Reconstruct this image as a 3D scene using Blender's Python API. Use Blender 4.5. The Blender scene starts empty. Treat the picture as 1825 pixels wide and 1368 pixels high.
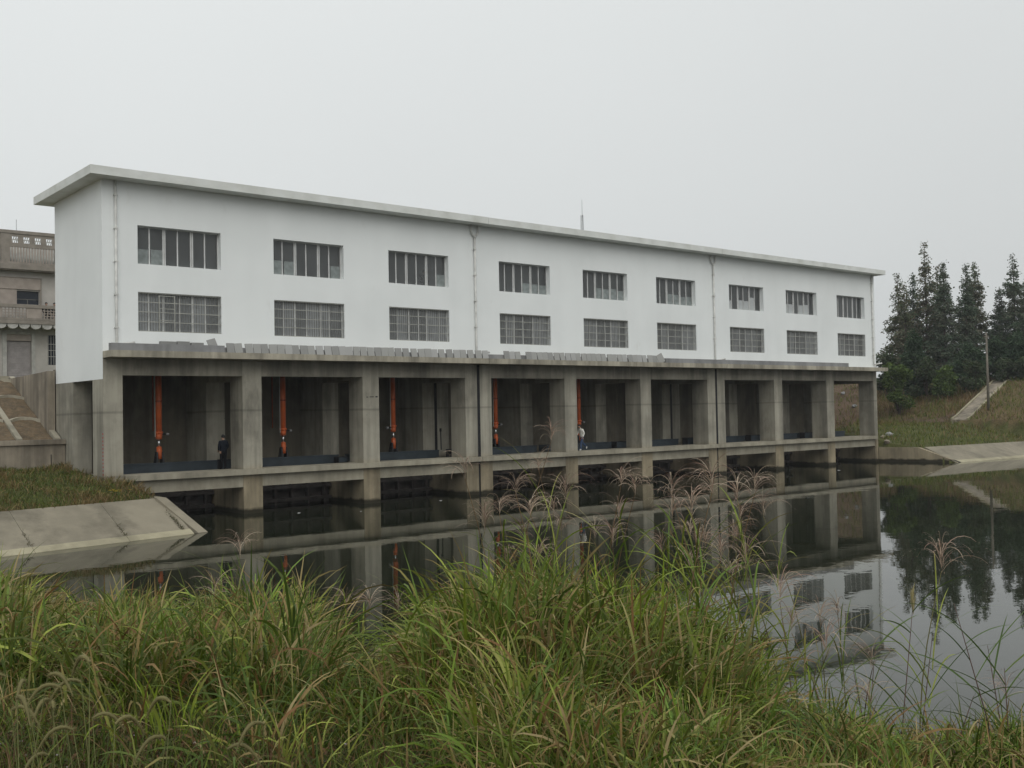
import bpy, math, random
import numpy as np
from mathutils import Vector, Matrix
R = math.radians
random.seed(7)
rng = np.random.default_rng(7)
S = bpy.context.scene
COL = S.collection

# ------------------------------------------------------------------ camera
CAM = np.array([-17.4123, -49.2147, 2.6701])
YAW, PIT, ROL, FPX = 0.6962814, 0.0266976, -0.0192367, 1865.984
PW, PH = 1825.0, 1368.0
FW = np.array([math.sin(YAW)*math.cos(PIT), math.cos(YAW)*math.cos(PIT), math.sin(PIT)])
RT = np.array([math.cos(YAW), -math.sin(YAW), 0.0]); UP = np.cross(RT, FW)
RT2 = RT*math.cos(ROL)+UP*math.sin(ROL); UP2 = UP*math.cos(ROL)-RT*math.sin(ROL)
cam_data = bpy.data.cameras.new('camera')
cam = bpy.data.objects.new('camera', cam_data); COL.objects.link(cam)
cam.matrix_world = Matrix(((RT2[0], UP2[0], -FW[0], CAM[0]), (RT2[1], UP2[1], -FW[1], CAM[1]),
                           (RT2[2], UP2[2], -FW[2], CAM[2]), (0, 0, 0, 1)))
cam_data.sensor_width = 36.0; cam_data.lens = 36.0*FPX/PW
cam_data.clip_start = 0.1; cam_data.clip_end = 6000
S.camera = cam
def ray(px, py):                      # direction seen at a point of the photograph, unit forward depth
    return FW + RT2*(px-PW/2)/FPX - UP2*(py-PH/2)/FPX

# ------------------------------------------------------------------ sky, sun, exposure
W = bpy.data.worlds.new('World'); S.world = W; W.use_nodes = True
nt = W.node_tree; nt.nodes.clear()
sky = nt.nodes.new('ShaderNodeTexSky'); sky.sky_type = 'NISHITA'; sky.sun_disc = False
sky.sun_elevation = R(52); sky.sun_rotation = R(205); sky.dust_density = 4.0; sky.air_density = 1.0
hs = nt.nodes.new('ShaderNodeHueSaturation'); hs.inputs['Saturation'].default_value = 0.12
tc = nt.nodes.new('ShaderNodeTexCoord'); sx = nt.nodes.new('ShaderNodeSeparateXYZ')
mr = nt.nodes.new('ShaderNodeMapRange'); mr.inputs['From Min'].default_value = 0.0; mr.inputs['From Max'].default_value = 1.0
mr.inputs['To Min'].default_value = 8.0; mr.inputs['To Max'].default_value = 12.5
cl = nt.nodes.new('ShaderNodeTexNoise'); cl.inputs['Scale'].default_value = 1.6; cl.inputs['Detail'].default_value = 3
clm = nt.nodes.new('ShaderNodeMapRange'); clm.inputs['To Min'].default_value = 0.95; clm.inputs['To Max'].default_value = 1.05
mul = nt.nodes.new('ShaderNodeVectorMath'); mul.operation = 'SCALE'; mul.inputs[0].default_value = (0.965, 1.0, 0.998)
mm = nt.nodes.new('ShaderNodeMath'); mm.operation = 'MULTIPLY'
mix = nt.nodes.new('ShaderNodeMix'); mix.data_type = 'RGBA'; mix.inputs[0].default_value = 0.88
bg = nt.nodes.new('ShaderNodeBackground'); bg.inputs['Strength'].default_value = 0.1
out = nt.nodes.new('ShaderNodeOutputWorld')
dt = nt.nodes.new('ShaderNodeVectorMath'); dt.operation = 'DOT_PRODUCT'; dt.inputs[1].default_value = (-0.50, 0.86, 0.0)
az = nt.nodes.new('ShaderNodeMath'); az.operation = 'MULTIPLY_ADD'; az.inputs[1].default_value = 0.12; az.inputs[2].default_value = 0.97
m3 = nt.nodes.new('ShaderNodeMath'); m3.operation = 'MULTIPLY'
L = nt.links.new
L(sky.outputs[0], hs.inputs['Color']); L(hs.outputs[0], mix.inputs[6])
L(tc.outputs['Generated'], sx.inputs[0]); L(sx.outputs['Z'], mr.inputs['Value'])
L(tc.outputs['Generated'], cl.inputs['Vector']); L(cl.outputs[0], clm.inputs['Value'])
L(mr.outputs[0], mm.inputs[0]); L(clm.outputs[0], mm.inputs[1]); L(tc.outputs['Generated'], dt.inputs[0]); L(dt.outputs['Value'], az.inputs[0]); L(mm.outputs[0], m3.inputs[0]); L(az.outputs[0], m3.inputs[1]); L(m3.outputs[0], mul.inputs['Scale'])
L(mul.outputs[0], mix.inputs[7]); L(mix.outputs[2], bg.inputs['Color']); L(bg.outputs[0], out.inputs['Surface'])

sl = bpy.data.lights.new('sun', 'SUN'); sl.energy = 1.25; sl.angle = R(60); sl.color = (1.0, 0.975, 0.92)
so = bpy.data.objects.new('sun', sl); COL.objects.link(so)
sd = Vector((-0.30, -0.68, 0.67)).normalized()            # towards the sun
so.rotation_euler = sd.to_track_quat('Z', 'Y').to_euler(); so.location = (-40, -80, 80)
S.view_settings.view_transform = 'Standard'; S.view_settings.look = 'None'
S.view_settings.exposure = -0.20; S.view_settings.gamma = 1.0
S.cycles.use_denoising = True
S.cycles.max_bounces = 8; S.cycles.diffuse_bounces = 4; S.cycles.transparent_max_bounces = 16
S.cycles.sample_clamp_indirect = 4.0

# ------------------------------------------------------------------ materials
def nodes(name):
    m = bpy.data.materials.new(name); m.use_nodes = True
    t = m.node_tree; b = t.nodes['Principled BSDF']
    return m, t, b
def N(t, kind, **kw):
    n = t.nodes.new(kind)
    for k, v in kw.items():
        if k in n.inputs: n.inputs[k].default_value = v
        else: setattr(n, k, v)
    return n
def coords(t, scale=(1, 1, 1)):
    c = N(t, 'ShaderNodeTexCoord'); m = N(t, 'ShaderNodeMapping'); m.inputs['Scale'].default_value = scale
    t.links.new(c.outputs['Object'], m.inputs['Vector']); return m.outputs[0]
def noise(t, scale, detail=4, sc=(1, 1, 1), rough=0.55):
    n = N(t, 'ShaderNodeTexNoise', Scale=scale, Detail=detail, Roughness=rough)
    t.links.new(coords(t, sc), n.inputs['Vector']); return n.outputs[0]
def ramp(t, src, stops):
    r = N(t, 'ShaderNodeValToRGB'); e = r.color_ramp.elements
    while len(e) < len(stops): e.new(0.5)
    for i, (p, c) in enumerate(stops):
        e[i].position = p; e[i].color = (*c, 1) if len(c) == 3 else c
    t.links.new(src, r.inputs[0]); return r.outputs[0]
def mixc(t, a, b, fac, mode='MIX'):
    m = N(t, 'ShaderNodeMix', data_type='RGBA', blend_type=mode)
    for v, i in ((fac, 0), (a, 6), (b, 7)):
        if hasattr(v, 'links'): t.links.new(v, m.inputs[i])
        elif i == 0: m.inputs[0].default_value = v
        else: m.inputs[i].default_value = (*v, 1)
    return m.outputs[2]
def bump(t, b, h, strength=0.3, dist=0.02):
    n = N(t, 'ShaderNodeBump', Strength=strength, Distance=dist)
    t.links.new(h, n.inputs['Height']); t.links.new(n.outputs[0], b.inputs['Normal'])
def g(v): return (v, v, v)
def plain(name, col, rough=0.6, metal=0.0, var=0.15, scale=3.0, spec=0.4):
    m, t, b = nodes(name)
    n = noise(t, scale, 5)
    c = mixc(t, col, tuple(x*(1-var*2) for x in col), ramp(t, n, [(0.35, g(0)), (0.7, g(1))]))
    t.links.new(c, b.inputs['Base Color']); b.inputs['Roughness'].default_value = rough
    b.inputs['Metallic'].default_value = metal; b.inputs['Specular IOR Level'].default_value = spec
    return m
def concrete(name, col, streak=0.5, stain=0.5, waterline=False, lifts=False):
    m, t, b = nodes(name)
    c = mixc(t, col, tuple(x*0.62 for x in col), ramp(t, noise(t, 0.35, 5), [(0.38, g(0)), (0.72, g(1))]))
    c = mixc(t, c, tuple(x*1.22 for x in col), ramp(t, noise(t, 1.3, 6), [(0.45, g(0)), (0.8, g(0.6))]))
    s = ramp(t, noise(t, 0.9, 5, (1.2, 1.2, 0.09), 0.6), [(0.45, g(1)), (0.64, g(1-streak*0.5)), (0.78, g(0.92))])
    c = mixc(t, c, s, 1.0, 'MULTIPLY')
    s = ramp(t, noise(t, 4.0, 2, (1.0, 1.0, 0.05)), [(0.4, g(1)), (0.62, g(1-streak*0.16))])
    c = mixc(t, c, s, 1.0, 'MULTIPLY')
    k = ramp(t, noise(t, 0.5, 7, (1, 1, 0.35), 0.7), [(0.5, g(0)), (0.68, g(stain))])
    c = mixc(t, c, tuple(x*0.22 for x in col), k)
    if lifts:                                            # pour lines between the formwork lifts and tie holes
        w = N(t, 'ShaderNodeTexWave', wave_type='BANDS', bands_direction='Z', Scale=0.105, Distortion=0.25)
        t.links.new(coords(t), w.inputs['Vector'])
        c = mixc(t, c, ramp(t, w.outputs[0], [(0.0, g(0.72)), (0.006, g(1)), (1.0, g(1))]), 1.0, 'MULTIPLY')
        v = N(t, 'ShaderNodeTexVoronoi', Scale=1.15, Randomness=0.35)
        t.links.new(coords(t), v.inputs['Vector'])
        c = mixc(t, c, ramp(t, v.outputs['Distance'], [(0.0, g(0.35)), (0.045, g(1)), (1.0, g(1))]), 1.0, 'MULTIPLY')
    if waterline:                                        # algae band left by the water
        cc = N(t, 'ShaderNodeTexCoord'); sp = N(t, 'ShaderNodeSeparateXYZ'); t.links.new(cc.outputs['Object'], sp.inputs[0])
        ad = N(t, 'ShaderNodeMath', operation='MULTIPLY_ADD'); ad.inputs[1].default_value = 0.35
        t.links.new(noise(t, 1.5, 5), ad.inputs[0]); t.links.new(sp.outputs['Z'], ad.inputs[2])
        f = ramp(t, N(t, 'ShaderNodeMapRange').outputs[0], [(0, g(0)), (1, g(1))])
        mrn = t.nodes[-2] if False else N(t, 'ShaderNodeMapRange')
        mrn.inputs['From Min'].default_value = -1.86; mrn.inputs['From Max'].default_value = -1.72
        mrn.inputs['To Min'].default_value = 0.93; mrn.inputs['To Max'].default_value = 0.0
        t.links.new(ad.outputs[0], mrn.inputs['Value'])
        c = mixc(t, c, (0.018, 0.018, 0.012), mrn.outputs[0])
        m2 = N(t, 'ShaderNodeMapRange')                  # brown silt left on the lower piers by high water
        m2.inputs['From Min'].default_value = -0.25; m2.inputs['From Max'].default_value = 0.45
        m2.inputs['To Min'].default_value = 0.75; m2.inputs['To Max'].default_value = 0.0
        t.links.new(ad.outputs[0], m2.inputs['Value'])
        c0 = c
        c = mixc(t, c0, mixc(t, c0, (0.86, 0.74, 0.56), 1.0, 'MULTIPLY'), m2.outputs[0])
    t.links.new(c, b.inputs['Base Color']); b.inputs['Roughness'].default_value = 0.88
    b.inputs['Specular IOR Level'].default_value = 0.25
    bump(t, b, noise(t, 9, 6), 0.25, 0.02)
    return m

M = {}
M['concrete'] = concrete('raw concrete', (0.37, 0.348, 0.285), 0.7, 0.6, True, True)
M['beam'] = concrete('beam concrete', (0.295, 0.275, 0.225), 0.75, 0.6)
M['canopy'] = concrete('canopy concrete', (0.43, 0.395, 0.315), 0.7, 0.6)
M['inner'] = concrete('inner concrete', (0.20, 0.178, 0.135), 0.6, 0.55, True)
M['deck'] = concrete('deck concrete', (0.37, 0.34, 0.265), 0.35, 0.35)
M['apron'] = concrete('apron concrete', (0.26, 0.232, 0.175), 0.12, 0.45)
M['kerb'] = concrete('kerb concrete', (0.38, 0.345, 0.24), 0.15, 0.35)
M['retain'] = concrete('weathered wall concrete', (0.34, 0.295, 0.23), 0.9, 0.5)
M['block'] = concrete('cast slab', (0.35, 0.35, 0.335), 0.1, 0.15)
M['curbstone'] = concrete('parapet curb', (0.30, 0.30, 0.30), 0.3, 0.4)

m, t, b = nodes('white render'); M['white'] = m
c = mixc(t, (0.825, 0.85, 0.845), (0.75, 0.775, 0.77), ramp(t, noise(t, 0.22, 6), [(0.4, g(0)), (0.75, g(1))]))
c = mixc(t, c, ramp(t, noise(t, 0.8, 5, (1.2, 1.2, 0.12)), [(0.40, g(1)), (0.75, g(0.965))]), 1.0, 'MULTIPLY')
c = mixc(t, c, (0.60, 0.60, 0.57), ramp(t, noise(t, 1.1, 8, (1, 1, 0.6), 0.72), [(0.60, g(0)), (0.74, g(0.35))]))
L2 = t.links.new; L2(c, b.inputs['Base Color']); b.inputs['Roughness'].default_value = 0.8; b.inputs['Specular IOR Level'].default_value = 0.2
bump(t, b, noise(t, 14, 5), 0.12, 0.01)
m, t, b = nodes('roof edge paint'); M['roof'] = m
c = mixc(t, (0.70, 0.715, 0.69), (0.55, 0.56, 0.52), ramp(t, noise(t, 0.9, 6, (1, 1, 1.5)), [(0.4, g(0)), (0.75, g(1))]))
t.links.new(c, b.inputs['Base Color']); b.inputs['Roughness'].default_value = 0.8
M['room'] = plain('room plaster', (0.45, 0.46, 0.46), 0.9)
M['frame'] = plain('white aluminium', (0.62, 0.63, 0.62), 0.45, 0.0, 0.12, 2.0)
M['bar'] = plain('galvanised bar', (0.17, 0.165, 0.15), 0.5, 0.2)
M['barpale'] = plain('galvanised rail', (0.40, 0.40, 0.36), 0.5, 0.1)
M['film'] = plain('pale protective film', (0.25, 0.28, 0.275), 0.4, 0.0, 0.2, 4.0)
M['film_sky'] = plain('sky-bright film', (0.42, 0.44, 0.44), 0.4, 0.0, 0.05)  # brighter film: sky seen through rear windows put into the colour
M['pipe'] = plain('white plastic pipe', (0.66, 0.66, 0.63), 0.45)
M['joint'] = plain('black joint filler', (0.012, 0.012, 0.014), 0.8, 0, 0.3, 6.0)
M['orange'] = plain('orange enamel', (0.62, 0.13, 0.035), 0.4, 0.0, 0.12, 2.0)
M['orangedark'] = plain('worn orange', (0.34, 0.07, 0.025), 0.6, 0.0, 0.2, 3.0)
M['chrome'] = plain('chrome rod', (0.6, 0.6, 0.6), 0.2, 0.9, 0.05)
M['blacksteel'] = plain('black steel', (0.02, 0.02, 0.022), 0.5, 0.2)
M['bluesteel'] = plain('blue painted steel', (0.042, 0.056, 0.068), 0.55, 0.0, 0.2, 1.5)
M['gatesteel'] = plain('rusted gate steel', (0.06, 0.05, 0.045), 0.8, 0.0, 0.3, 2.0)
M['red'] = plain('red paint', (0.35, 0.04, 0.03), 0.6)
M['whitep'] = plain('white paint', (0.75, 0.75, 0.73), 0.6)
M['yellow'] = plain('yellow petals', (0.70, 0.50, 0.03), 0.6)
M['brick'] = plain('brown render', (0.27, 0.24, 0.205), 0.9, 0, 0.15, 2.0)
M['housewall'] = plain('house plaster', (0.45, 0.425, 0.39), 0.9, 0, 0.12, 0.9)
M['housetan'] = plain('tan panel', (0.36, 0.31, 0.27), 0.85, 0, 0.12, 2.0)
M['baluster'] = plain('pale baluster', (0.43, 0.42, 0.39), 0.7, 0, 0.15)
M['shutter'] = plain('grey shutter', (0.30, 0.275, 0.265), 0.6, 0, 0.12, 3)
M['dark'] = plain('dark opening', (0.02, 0.025, 0.035), 0.25)
M['skin'] = plain('skin', (0.42, 0.25, 0.17), 0.6)
M['hair'] = plain('black hair', (0.012, 0.011, 0.01), 0.6)
M['navy'] = plain('dark navy cloth', (0.014, 0.017, 0.024), 0.9, spec=0.05)
M['blackcloth'] = plain('black cloth', (0.010, 0.010, 0.012), 0.9, spec=0.05)
M['jeans'] = plain('blue denim', (0.045, 0.075, 0.15), 0.9)
M['shirt'] = plain('off white shirt', (0.74, 0.72, 0.66), 0.9)
M['shoe'] = plain('pale shoe', (0.6, 0.6, 0.58), 0.7)
M['bark'] = plain('bark', (0.09, 0.07, 0.06), 0.95, 0, 0.3, 4.0)
M['pole'] = plain('weathered pole', (0.20, 0.18, 0.145), 0.9, 0, 0.2, 2.0)
M['mast'] = plain('galvanised mast', (0.35, 0.36, 0.37), 0.5, 0.3)

def glass(name, dust, tint):
    m, t, b = nodes(name); t.nodes.remove(b)
    fr = N(t, 'ShaderNodeFresnel', IOR=1.5); tr = N(t, 'ShaderNodeBsdfTransparent'); tr.inputs[0].default_value = (*tint, 1)
    gl = N(t, 'ShaderNodeBsdfGlossy', Roughness=0.02); df = N(t, 'ShaderNodeBsdfDiffuse'); df.inputs[0].default_value = (0.33, 0.345, 0.35, 1)
    dm = N(t, 'ShaderNodeMixShader'); ms = N(t, 'ShaderNodeMixShader')
    t.links.new(ramp(t, noise(t, 0.9, 4), [(0.3, g(dust*0.75)), (0.7, g(dust*1.25))]), dm.inputs[0])     # dust on the panes
    t.links.new(tr.outputs[0], dm.inputs[1]); t.links.new(df.outputs[0], dm.inputs[2])
    t.links.new(fr.outputs[0], ms.inputs[0]); t.links.new(dm.outputs[0], ms.inputs[1]); t.links.new(gl.outputs[0], ms.inputs[2])
    t.links.new(ms.outputs[0], t.nodes['Material Output'].inputs['Surface']); return m
M['glass'] = glass('window glass', 0.20, (0.72, 0.76, 0.76)); M['glass2'] = glass('dusty window glass', 0.55, (0.7, 0.72, 0.7)); M['glass3'] = glass('pale window glass', 0.92, (0.6, 0.64, 0.66))  # third glass is paler through a heavier diffuse mix

m, t, b = nodes('pond water'); M['water'] = m
b.inputs['Base Color'].default_value = (0.016, 0.019, 0.011, 1); b.inputs['Roughness'].default_value = 0.0
b.inputs['IOR'].default_value = 1.333; b.inputs['Specular IOR Level'].default_value = 0.5
n1 = noise(t, 0.35, 2, (1, 1, 1)); n2 = noise(t, 2.3, 2, (1, 1.5, 1))
a = N(t, 'ShaderNodeMath', operation='MULTIPLY_ADD'); a.inputs[1].default_value = 0.16
t.links.new(n2, a.inputs[0]); t.links.new(n1, a.inputs[2])
bump(t, b, a.outputs[0], 0.16, 0.035)

def foliage(name, rough=0.6, trans=0.25):                 # leaf colour comes from each leaf's own 'tint'
    m, t, b = nodes(name)
    at = N(t, 'ShaderNodeAttribute', attribute_name='tint')
    c = mixc(t, at.outputs['Color'], ramp(t, noise(t, 5.0, 3), [(0.3, g(0.8)), (0.7, g(1.15))]), 1.0, 'MULTIPLY')
    t.links.new(c, b.inputs['Base Color']); b.inputs['Roughness'].default_value = rough
    b.inputs['Specular IOR Level'].default_value = 0.25
    tl = N(t, 'ShaderNodeBsdfTranslucent'); t.links.new(c, tl.inputs[0])
    mx = N(t, 'ShaderNodeMixShader'); mx.inputs[0].default_value = trans
    t.links.new(b.outputs[0], mx.inputs[1]); t.links.new(tl.outputs[0], mx.inputs[2])
    t.links.new(mx.outputs[0], t.nodes['Material Output'].inputs['Surface'])
    return m
M['leaf'] = foliage('leaves'); M['needle'] = foliage('needles', 0.8, 0.3)

m, t, b = nodes('soil and turf'); M['ground'] = m
at = N(t, 'ShaderNodeAttribute', attribute_name='tint')
c = mixc(t, at.outputs['Color'], ramp(t, noise(t, 0.6, 6), [(0.3, g(0.65)), (0.7, g(1.25))]), 1.0, 'MULTIPLY')
c = mixc(t, c, ramp(t, noise(t, 7, 6, (1, 1, 1), 0.7), [(0.3, g(0.6)), (0.7, g(1.3))]), 1.0, 'MULTIPLY')
t.links.new(c, b.inputs['Base Color']); b.inputs['Roughness'].default_value = 0.95; b.inputs['Specular IOR Level'].default_value = 0.1
bump(t, b, noise(t, 6, 7), 0.8, 0.08)
m, t, b = nodes('rough brown soil'); M['soil'] = m
c = mixc(t, (0.165, 0.115, 0.065), (0.075, 0.055, 0.032), ramp(t, noise(t, 2.5, 7, (1, 1, 1), 0.7), [(0.35, g(0)), (0.65, g(1))]))
c = mixc(t, c, (0.17, 0.15, 0.10), ramp(t, noise(t, 9, 6), [(0.58, g(0)), (0.7, g(0.8))]))
t.links.new(c, b.inputs['Base Color']); b.inputs['Roughness'].default_value = 0.95
bump(t, b, noise(t, 6, 7), 0.9, 0.08)

# ------------------------------------------------------------------ mesh helpers
class MB:
    """collects boxes, prisms, tubes; build() links them as ONE mesh object"""
    def __init__(s): s.v = []; s.f = []; s.m = []
    def add(s, vs, fs, mi=0):
        k = len(s.v); s.v += [tuple(map(float, p)) for p in vs]
        for f in fs: s.f.append([i+k for i in f]); s.m.append(mi)
        return s
    def box(s, x0, x1, y0, y1, z0, z1, mi=0):
        return s.add([(x0, y0, z0), (x1, y0, z0), (x1, y1, z0), (x0, y1, z0), (x0, y0, z1), (x1, y0, z1), (x1, y1, z1), (x0, y1, z1)],
                     [(0, 3, 2, 1), (4, 5, 6, 7), (0, 1, 5, 4), (1, 2, 6, 5), (2, 3, 7, 6), (3, 0, 4, 7)], mi)
    def hexa(s, p, mi=0):              # 8 points: bottom ring then top ring
        return s.add(p, [(0, 3, 2, 1), (4, 5, 6, 7), (0, 1, 5, 4), (1, 2, 6, 5), (2, 3, 7, 6), (3, 0, 4, 7)], mi)
    def quad(s, a, b, c, d, mi=0): return s.add([a, b, c, d], [(0, 1, 2, 3)], mi)
    def tube(s, pts, rad, n=8, mi=0, caps=True):
        pts = [Vector(p) for p in pts]
        if not hasattr(rad, '__len__'): rad = [rad]*len(pts)
        rings = []; k = len(s.v); ref = None
        for i, p in enumerate(pts):
            d = (pts[min(i+1, len(pts)-1)]-pts[max(i-1, 0)]).normalized()
            if ref is None: ref = Vector((0, 0, 1)) if abs(d.z) < 0.9 else Vector((1, 0, 0))
            u = d.cross(ref).normalized(); w = u.cross(d)
            ref = w
            for j in range(n):
                a = 2*math.pi*j/n; s.v.append(tuple(p+(u*math.cos(a)+w*math.sin(a))*rad[i]))
        for i in range(len(pts)-1):
            for j in range(n):
                s.f.append([k+i*n+j, k+i*n+(j+1) % n, k+(i+1)*n+(j+1) % n, k+(i+1)*n+j]); s.m.append(mi)
        if caps:
            s.f.append([k+j for j in range(n)][::-1]); s.m.append(mi)
            s.f.append([k+(len(pts)-1)*n+j for j in range(n)]); s.m.append(mi)
        return s
    def build(s, name, mats, parent=None, smooth=False, origin=None):
        me = bpy.data.meshes.new(name)
        o3 = origin or (0, 0, 0)
        me.from_pydata([(a-o3[0], b_-o3[1], c_-o3[2]) for a, b_, c_ in s.v], [], s.f)
        for mm_ in (mats if isinstance(mats, (list, tuple)) else [mats]): me.materials.append(mm_)
        me.polygons.foreach_set('material_index', s.m)
        if smooth: me.polygons.foreach_set('use_smooth', [True]*len(s.f))
        me.update()
        o = bpy.data.objects.new(name, me); COL.objects.link(o)
        if origin: o.location = origin
        if parent: put(o, parent)
        return o
def put(o, parent):
    o.parent = parent; o.matrix_parent_inverse = parent.matrix_basis.inverted() if parent.parent is None else (parent.parent.matrix_basis @ parent.matrix_basis).inverted() if False else world(parent).inverted()
    return o
def world(o):
    m_ = o.matrix_basis.copy()
    if o.parent: m_ = world(o.parent) @ o.matrix_parent_inverse @ m_
    return m_
def tag(o, label=None, cat=None, group=None, kind=None):
    if label: o['label'] = label
    if cat: o['category'] = cat
    if group: o['group'] = group
    if cat and not kind: kind = 'thing'
    if kind: o['kind'] = kind
    return o
def thing(name, label, cat, loc=(0, 0, 0), group=None):
    o = bpy.data.objects.new(name, None); COL.objects.link(o); o.location = loc; o.empty_display_size = 0.3
    return tag(o, label, cat, group)
def np_mesh(name, verts, quads, mat, tint=None, parent=None, smooth=False, origin=None):
    me = bpy.data.meshes.new(name); nv, nq = len(verts), len(quads)
    vv = verts if origin is None else verts-np.array(origin)
    me.vertices.add(nv); me.vertices.foreach_set('co', np.ascontiguousarray(vv, dtype=np.float32).ravel())
    me.loops.add(nq*4); me.loops.foreach_set('vertex_index', np.ascontiguousarray(quads, dtype=np.int32).ravel())
    me.polygons.add(nq); me.polygons.foreach_set('loop_start', np.arange(0, nq*4, 4, dtype=np.int32))
    try: me.polygons.foreach_set('loop_total', np.full(nq, 4, dtype=np.int32))
    except Exception: pass
    me.materials.append(mat)
    me.update(calc_edges=True)
    if smooth: me.polygons.foreach_set('use_smooth', np.ones(nq, dtype=bool))
    if tint is not None:
        a_ = me.attributes.new('tint', 'FLOAT_COLOR', 'POINT')
        col = np.ones((nv, 4), dtype=np.float32); col[:, :3] = tint
        a_.data.foreach_set('color', col.ravel())
    o = bpy.data.objects.new(name, me); COL.objects.link(o)
    if origin is not None: o.location = origin
    if parent: put(o, parent)
    return o
def copy_tree(o, parent=None):
    c_ = o.copy(); COL.objects.link(c_)
    if parent: c_.parent = parent
    for ch in o.children: copy_tree(ch, c_)
    return c_

# ------------------------------------------------------------------ the ground
ZW = -2.2056
def at_z(px, py, z):
    d = ray(px, py); return CAM+d*(z-CAM[2])/d[2]
SHL, SHR = at_z(0, 1190, ZW)[:2], at_z(1825, 1400, ZW)[:2]
sdir = (SHR-SHL)/np.linalg.norm(SHR-SHL); snrm = np.array([sdir[1], -sdir[0]])
if (CAM[:2]-SHL) @ snrm < 0: snrm = -snrm
def toe_l(x): return -6.62+0.215*(x-0.3)
def toe_r(x): return -6.35-0.09*(x-66.0)
def wob(X, Y):
    return 0.10*np.sin(X*0.9+1.3*np.sin(Y*0.6))*np.sin(Y*0.8+0.7)+0.06*np.sin(X*2.3+Y*1.7)
def terrain(X, Y):
    X = np.asarray(X, float); Y = np.asarray(Y, float)
    wn = (X-SHL[0])*snrm[0]+(Y-SHL[1])*snrm[1]
    camd = np.hypot(X-CAM[0], Y-CAM[1])
    zn = np.interp(wn, [-30, -5, 0, 3, 8.5, 12, 60], [-6, -4.2, ZW, -1.25, 0.55, 1.0, 1.2])
    zn = np.where(wn > 0.3, zn+wob(X*1.4, Y*1.4)*0.5, zn)
    sl_ = Y-toe_l(np.minimum(X, 1.0))
    zl = np.interp(sl_, [-12, -1, 0, 3.45], [-6, -2.6, ZW-.12, -1.02])
    yc = toe_l(np.minimum(X, 1.0))+3.45; tt_ = (Y-yc)/(5.6-yc)
    zu = np.interp(tt_, [0, .35, .6, 1], [-1.02, -.25, -.05, .32])+np.where((tt_ > .03) & (tt_ < .97), 0.06*np.sin(X*1.7)*np.sin(Y*2.1), 0)
    zu = np.where(Y > 5.62, np.interp(Y, [5.62, 5.95, 14.4, 34, 90], [.32, 1.5, 4.95, 5.05, 5.2]), zu)
    zl = np.where(sl_ > 3.45, zu, zl)
    sr_ = Y-toe_r(np.maximum(X, 66))
    berm = np.interp(sr_, [-14, -1, 0, 2.75, 7, 12, 40], [-6, -2.6, ZW-.12, -1.10, -0.3, 0.5, 1.0])
    u = X-0.25*(Y-6)
    lev = np.interp(u, [84, 87, 88, 103, 108, 300], [-9, 0.9, 1.05, 5.1, 5.3, 5.6])
    lev2 = np.interp(Y, [26, 30, 46, 60], [-9, 1.0, 5.1, 5.2])     # bank behind, turning towards the pump house
    lev2 = np.where(X < 74, np.interp(Y, [10, 11, 24, 40], [-9, 0.8, 5.1, 5.2]), lev2)
    off_ = Y-.61*(X-66); sm = np.clip((off_-1.0)/1.8, 0, 1); sm = sm*sm*(3-2*sm)
    mound = np.where(sm > .02, .2+sm*np.interp(X, [66.5, 70, 80, 84], [0, .8, 7.0, 9.0]), -9)  # bank raised out of view to block sky in the end passage's reflection
    zr = np.maximum(np.maximum(np.maximum(berm, lev), lev2), np.where((X < 92) & (Y > 3), mound, -9))
    zr = np.where(sr_ < 2.6, berm, zr)
    zr = np.where(sr_ > 3, zr+wob(X, Y)*0.7, zr)
    xl = np.where(Y > 0, -0.5, 0.25+np.clip(-Y, 0, 7)*0.09)
    xr = np.where(Y > 0, 64.55, 65.0+np.clip(-Y, 0, 7)*0.16)
    zm = np.where(Y > 7.3, np.interp(Y, [7.3, 12], [4.6, 5.0]), -5.5)
    far = np.where(X < xl, zl, np.where(X > xr, zr, zm))
    return np.maximum(far, zn)
def hit(px, py, zoff=0.0, t0=3.0, t1=400.0):             # where a sight line first meets the ground (+zoff)
    d = ray(px, py); tt = np.linspace(t0, t1, 8000); P = CAM[None]+d[None]*tt[:, None]
    k = np.argmax(P[:, 2] < terrain(P[:, 0], P[:, 1])+zoff)
    return P[k]
def axis_lines(segs):
    out_ = []
    for a_, b_, n_ in segs: out_ += list(np.linspace(a_, b_, n_, endpoint=False))
    return np.array(out_+[segs[-1][1]])
gx = axis_lines([(-3000, -300, 8), (-300, -40, 20), (-40, -6, 70), (-6, -1, 12), (-1, 2, 24), (2, 64, 40), (64, 67, 24), (67, 125, 116), (125, 400, 30), (400, 3000, 8)])
gy = axis_lines([(-1500, -150, 6), (-150, -56, 14), (-56, -28, 90), (-28, -10, 22), (-10, 1, 40), (1, 5.5, 10), (5.5, 6.1, 6), (6.1, 9, 14), (9, 50, 82), (50, 200, 20), (200, 3000, 10)])
GX, GY = np.meshgrid(gx, gy); GZ = terrain(GX, GY)
nx, ny = len(gx), len(gy); idx = np.arange(nx*ny).reshape(ny, nx)
gq = np.stack([idx[:-1, :-1], idx[:-1, 1:], idx[1:, 1:], idx[1:, :-1]], -1).reshape(-1, 4)
gv = np.stack([GX, GY, GZ], -1).reshape(-1, 3)
gt = np.tile(np.array([0.085, 0.09, 0.032]), (nx*ny, 1))
Xf, Yf = gv[:, 0], gv[:, 1]
nearm = ((Xf-SHL[0])*snrm[0]+(Yf-SHL[1])*snrm[1] > -3)
gt[nearm] = (0.055, 0.042, 0.02)
soilm = (Xf < 0) & (Yf > 5.9) & (Yf < 16); gt[soilm] = (0.085, 0.065, 0.042)
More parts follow.
